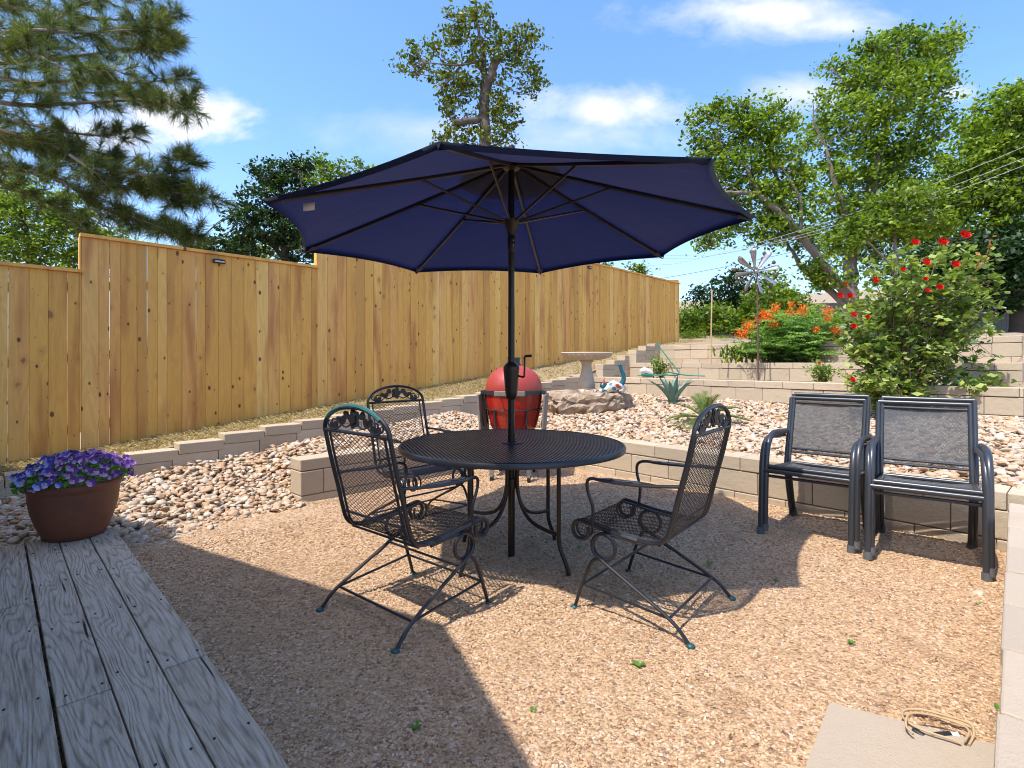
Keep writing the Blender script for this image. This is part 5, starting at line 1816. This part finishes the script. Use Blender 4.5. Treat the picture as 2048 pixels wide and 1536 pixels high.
# agave
p0 = at(1346, 803, 8.15); g = Hgt(*ST(p0.x, p0.y))
ag = thing('agave', 'blue green agave with pointed upright leaves before the lowest wall', 'agave', (p0.x, p0.y, g), 0)
for k in range(13):
    a = 2.4 * k; q0 = (k + .5) / 13
    lean = .18 + .75 * q0
    L = .50 * (.8 + .3 * random.random())
    d = np.array([math.cos(a), math.sin(a), 0]); sd = np.array([-d[1], d[0], 0])
    rows = []
    for q in np.linspace(0, 1, 9):
        p = d * (.03 + L * lean * (q ** 1.25)) + np.array([0, 0, L * q * (1.05 - .42 * lean * q)])
        w_ = .040 * (.75 + .9 * q * (1 - q) * 1.6) * (1 - q ** 3.0) + .001
        nr = np.array([-d[0] * .6, -d[1] * .6, lean])
        rows.append([p - sd * w_ + nr * w_ * .5, p - sd * w_ * .5 + nr * w_ * .12, p, p + sd * w_ * .5 + nr * w_ * .12, p + sd * w_ + nr * w_ * .5, p + sd * w_ * .5 - nr * .012 * (1 - q), p - sd * w_ * .5 - nr * .012 * (1 - q)])
    mb = MB(); mb.grid(np.array(rows), closed_v=True)
    mb.build('leaf', L_agave, ag)
# sago palm
p0 = at(1410, 842, 6.35); g = Hgt(*ST(p0.x, p0.y))
sg_ = thing('sago_palm', 'small sago palm among the stones behind the right iron chair', 'palm', (p0.x, p0.y, g), 0)
mb = MB(); mb.ball((0, 0, .03), .06, 12, 8, (1, 1, 1.1)); mb.build('trunk', M_bark, sg_)
for k in range(20):
    a = k * 2.4 + .3; el = [.22, .40, .75, 1.1][k % 4]
    L = .44 * random.uniform(.85, 1.15)
    d = np.array([math.cos(a), math.sin(a), 0]); sd = np.array([-d[1], d[0], 0])
    mb = MB(); S_ = []
    for q in np.linspace(0, 1, 22):
        S_.append(d * L * (math.cos(el) * q + .15 * q * q) + np.array([0, 0, .07 + L * (math.sin(el) * q - .42 * q * q * (1.1 - el * .5))]))
    mb.tube(S_, .0035, 5)
    for i in range(3, 22):
        for sg in (-1, 1):
            t_ = S_[i] - S_[i - 1]; t_ /= np.linalg.norm(t_)
            pl = .085 * math.sin(math.pi * (.12 + .8 * i / 22)) + .01
            e = S_[i] + (sd * sg * .85 + t_ * .5 + np.array([0, 0, .28])) * pl
            mb.add([S_[i] - t_ * .0085, S_[i] + t_ * .0085, e], [(0, 1, 2)])
    mb.build('frond', L_sago, sg_)

# wind spinner
p0 = at(1517, 760, 8.45); g = Hgt(*ST(p0.x, p0.y))
ws = thing('wind_spinner', 'metal wind spinner with petal blades on a thin pole', 'wind spinner', (p0.x, p0.y, g), 0)
hc = at(1512, 543, 8.45) - Vector(ws.location)
mb = MB(); mb.tube([(0, 0, -.1), (hc.x + .04, .05, hc.z - .02)], .0145, 10)
mb.build('pole', M_rust, ws)
M_spin = simple('brushed spinner metal', (.42, .39, .38), .35, .75, .3, 12)
def rotor(yoff, n, L, ph, nm):
    mb = MB(); mb.ball((hc.x, hc.y + yoff, hc.z), .03, 10, 8)
    ro = mb.build(nm, M_spin, ws)
    for k in range(n):
        a = ph + 2 * math.pi * k / n
        d = Vector((math.cos(a), 0, math.sin(a))); sd = Vector((-math.sin(a), 0, math.cos(a)))
        rows = []
        for q in np.linspace(0, 1, 9):
            w_ = .014 + .044 * q ** 1.2 * (1 - max(0, q - .85) * 3.5)
            p = Vector((hc.x, hc.y + yoff, hc.z)) + d * (.03 + L * q) + Vector((0, -.06 * q * q, 0))
            tw = sd * math.cos(.7) + Vector((0, math.sin(.7), 0))
            rows.append([tuple(p - tw * w_), tuple(p + Vector((0, .012 * q, 0))), tuple(p + tw * w_)])
        mb = MB(); mb.grid(np.array(rows))
        b = mb.build('blade', M_spin, ro); b.modifiers.new('s', 'SOLIDIFY').thickness = .004
rotor(0, 8, .33, .2, 'rotor')
mb = MB()
for k in range(10):
    a = .5 + 2 * math.pi * k / 10
    d = Vector((math.cos(a), 0, math.sin(a)))
    c = Vector((hc.x + .03, hc.y + .09, hc.z))
    mb.tube([c, c + d * .36], .004, 5)
    for rr_, sz in ((.17, .016), (.25, .022), (.34, .034)):
        p = c + d * rr_; mb.ball(tuple(p), sz, 10, 6, (1, .45, 1))
mb.build('cup_rotor', M_rust, ws)
mb = MB(); mb.ball((hc.x + .05, .05, hc.z - .12), .024, 10, 8); mb.ball((hc.x + .05, .05, hc.z - .19), .03, 10, 8, (1, 1, .7))
mb.build('pole_ball', M_spin, ws)

# thin stake, path light, hose, sprinkler body
p0 = at(1422, 724, 10.3); g = Hgt(*ST(p0.x, p0.y))
t_ = at(1424, 580, 10.3)
mb = MB(); mb.tube([(p0.x, p0.y, g - .2), (p0.x + .005, p0.y, (g + t_.z) / 2), (t_.x, t_.y, t_.z)], .014, 8)
tag(mb.build('garden_stake', simple('bamboo', (.55, .36, .20), .6)), 'thin pale wooden stake standing behind the middle wall', 'stake')
p0 = at(1307, 726, 10.2); g = Hgt(*ST(p0.x, p0.y))
pl = thing('spotlight', 'black garden spotlight on a stake near the green hose', 'light', (p0.x, p0.y, g), 0)
mb = MB(); mb.tube([(0, 0, -.1), (0, 0, .26)], .012, 8); mb.build('stake', M_blackp, pl)
mb = MB(); mb.tube([(-.05, 0, .31), (.05, -.03, .33)], [.05, .06], 14); mb.build('lamp_head', M_blackp, pl)
p0 = at(1340, 745, 9.4)
zt1 = T1 + .02
def w1(px, py, Y): return at(px, py, Y)
hs_ = [at(1313, 686, 10.6), at(1322, 698, 10.5), at(1340, 722, 10.2), at(1358, 748, 9.6), at(1330, 750, 9.5), at(1300, 751, 9.6), at(1275, 750, 9.7)]
mb = MB(); mb.tube(spline(hs_, 8), .012, 8)
mb.tube(spline([at(1300, 748, 9.6), at(1330, 744, 9.7), at(1370, 750, 9.4), at(1410, 752, 9.2)], 8), .011, 8)
tag(mb.build('garden_hose', M_hose), 'green garden hose draped over the middle wall beside the small rose', 'hose')
hp = at(1293, 750, 9.45)
hb = thing('hose_nozzle', 'white and green hose sprinkler lying on the lowest terrace', 'sprinkler', hp, .3)
mb = MB(); mb.tube([(-.13, 0, .07), (-.05, 0, .09), (.06, 0, .05), (.12, 0, .02)], [.03, .055, .05, .03], 12); mb.build('body', M_white, hb)
mb = MB(); mb.tube([(-.10, -.02, .0), (.10, -.02, -.01)], .03, 10); mb.build('base', M_hose, hb)

# overhead wires
for k, (a, b, Y0, Y1, m_, lab) in enumerate((((1348, 528), (2120, 262), 19, 15, M_wire_l, 'highest pale utility cable crossing the right trees'), ((1400, 516), (2120, 286), 19, 15, M_wire_l, 'second pale utility cable from the top'),
        ((1420, 512), (2120, 302), 19, 15, M_wire_l, 'lower one of the close pair of pale cables'), ((1290, 562), (2120, 338), 18, 15, M_wire_d, 'lowest dark utility cable crossing behind the spinner'))):
    p, q = at(a[0], a[1], Y0), at(b[0], b[1], Y1)
    P_ = [p.lerp(q, i / 24) - Vector((0, 0, .35 * 4 * (i / 24) * (1 - i / 24))) for i in range(25)]
    ext = (P_[0] - P_[1]); P_ = [P_[0] + ext * 8 + Vector((0, 0, .6))] + P_
    ext = (P_[-1] - P_[-2]); P_ = P_ + [P_[-1] + ext * 12]
    mb = MB(); mb.tube(P_, .0075, 6)
    tag(mb.build('utility_cable', m_), lab, 'cable')

# ------------------------------------------------------------------ pansies in the pot
pn = thing('pansy_plant', 'mass of blue and purple pansies spilling over the terracotta pot', 'flowers', (PX, PY, DZ + .325), 0)
mb = MB()
C = []
for _ in range(1100):
    a, r = rng.uniform(0, 6.28), .28 * math.sqrt(rng.random())
    C.append((r * math.cos(a) * 1.1, r * math.sin(a), rng.uniform(0.0, .14) * (1 - (r / .36) ** 2) + .02 + .03 * math.cos(a)))
v, f = leaf_arrays(np.array(C), .042, aspect=.55); mb.add(v, f)
mb.build('foliage', L_weed, pn, smooth=False)
def pansy_mesh(m):
    mb = MB()
    L = .0205
    for a, w_ in ((.5, 1.0), (-.5, 1.0), (1.75, .95), (-1.75, .95), (3.14, 1.25)):
        up = (math.sin(a), math.cos(a), 0)
        petal(mb, (up[0] * .002, up[1] * .002, 0), (0, 0, 1), up, L * (1.05 if a == 3.14 else 1), L * 1.05 * w_, .12)
    me_o = mb.build('pansy', m, pn)
    mb = MB(); mb.ball((0, -.001, .002), .0045, 6, 4); mb.build('eye', M_yellow, me_o)
    return me_o
protoB, protoP = pansy_mesh(P_blue), pansy_mesh(P_purple)
first = {0: True, 1: True}
spots = []
i = 0
while len(spots) < 215:
    a = rng.uniform(0, 6.28); r = .31 * math.sqrt(rng.uniform(.02, 1))
    x, y = r * math.cos(a) * 1.02, r * math.sin(a) * .98
    if y > .20: continue
    if all((x - p[0]) ** 2 + (y - p[1]) ** 2 > .00048 for p in spots) or i > 9000: spots.append((x, y, r))
    i += 1
spots.sort(key=lambda p: p[1])
rest = {0: MB(), 1: MB()}
for n_, (x, y, r) in enumerate(spots):
    kind = 0 if x + rng.normal(0, .07) < .06 else 1
    z = .15 * (1 - (r / .36) ** 2) + .03 + rng.uniform(-.025, .035) + .10 * x
    if r > .27: z -= rng.uniform(0, .05)
    nrm = Vector((x * 2.2 + rng.normal(0, .55), y * 1.6 - .5 + rng.normal(0, .55), .75))
    M = frame_from(nrm, (0, 0, -1)).to_3x3()
    rot = M @ Matrix.Rotation(math.pi / 2 + rng.normal(0, .5), 3, 'Z')
    sc = rng.uniform(.8, 1.25)
    if n_ < 96:
        src = (protoB, protoP)[kind]
        if first[kind]:
            o = src; first[kind] = False
        else:
            o = src.copy(); col.objects.link(o)
            for g_ in src.children:
                h_2 = g_.copy(); col.objects.link(h_2); h_2.parent = o
        o.location = (x, y, z); o.rotation_euler = rot.to_euler(); o.scale = (sc, sc, sc)
    else:
        me = (protoB, protoP)[kind].data
        v = np.zeros(len(me.vertices) * 3, np.float32); me.vertices.foreach_get('co', v)
        v = v.reshape(-1, 3) * sc
        f = np.array([tuple(p.vertices) for p in me.polygons])
        rest[kind].add(v @ np.array(rot).T + (x, y, z), f)
for kd, m_ in ((0, P_blue), (1, P_purple)):
    if rest[kd].n: rest[kd].build('more_pansies', m_, pn)['kind'] = 'stuff'

# ------------------------------------------------------------------ weeds in the gravel
for (px, py, sz, lab) in ((1277, 1333, .026, 'largest green weed sprout in the open gravel'), (1067, 1423, .014, 'tiny green sprout near the house shadow edge'), (832, 1457, .022, 'weed sprout in the shaded gravel by the deck'),
                          (1158, 1097, .025, 'weed sprout under the table beside the right iron chair'), (1552, 1162, .02, 'weed sprout in the umbrella shadow left of the sling chairs'), (1702, 1286, .02, 'weed sprout in the sunny gravel before the sling chairs'),
                          (1960, 1211, .018, 'weed sprout beside the paver wall near the chair foot'), (2000, 1421, .022, 'weed sprout against the paver wall near the slab'), (1418, 1130, .028, 'weed sprout behind the right iron chair')):
    p = gpt(px, py, .015)
    mb = MB()
    for k in range(7):
        a = 6.28 * k / 7 + random.random()
        d = Vector((math.cos(a), math.sin(a), .45)).normalized()
        petal(mb, Vector((0, 0, 0)), Vector((-d.x * .4, -d.y * .4, 1)), d, sz * random.uniform(.7, 1.3), sz * .5, .1)
    tag(mb.build('weed', L_weed, loc=p), lab, 'weed')

# ------------------------------------------------------------------ leaf litter and twigs on the gravel
mb = MB()
n_ = 0
while n_ < 160:
    s_, t_2 = rng.uniform(.7, 4.6), rng.uniform(.06, 4.3)
    p = W(s_, t_2, pz(s_, t_2) + .010)
    if p.y < 1.2: continue
    if rng.random() < .6:
        petal(mb, p, (rng.normal(0, .4), rng.normal(0, .4), 1), (rng.normal(), rng.normal(), .1), rng.uniform(.008, .022), rng.uniform(.004, .010), .2)
    else:
        d = Vector((rng.normal(), rng.normal(), 0)).normalized() * rng.uniform(.01, .035)
        mb.tube([p, p + d * .5 + Vector((0, 0, .003)), p + d], .0012, 4)
    n_ += 1
tag(mb.build('leaf_litter', simple('dead leaf brown', (.16, .075, .035), .9, 0, .5, 9), smooth=False), 'scattered brown leaf bits and twigs lying on the gravel', 'leaf litter', kind='stuff')
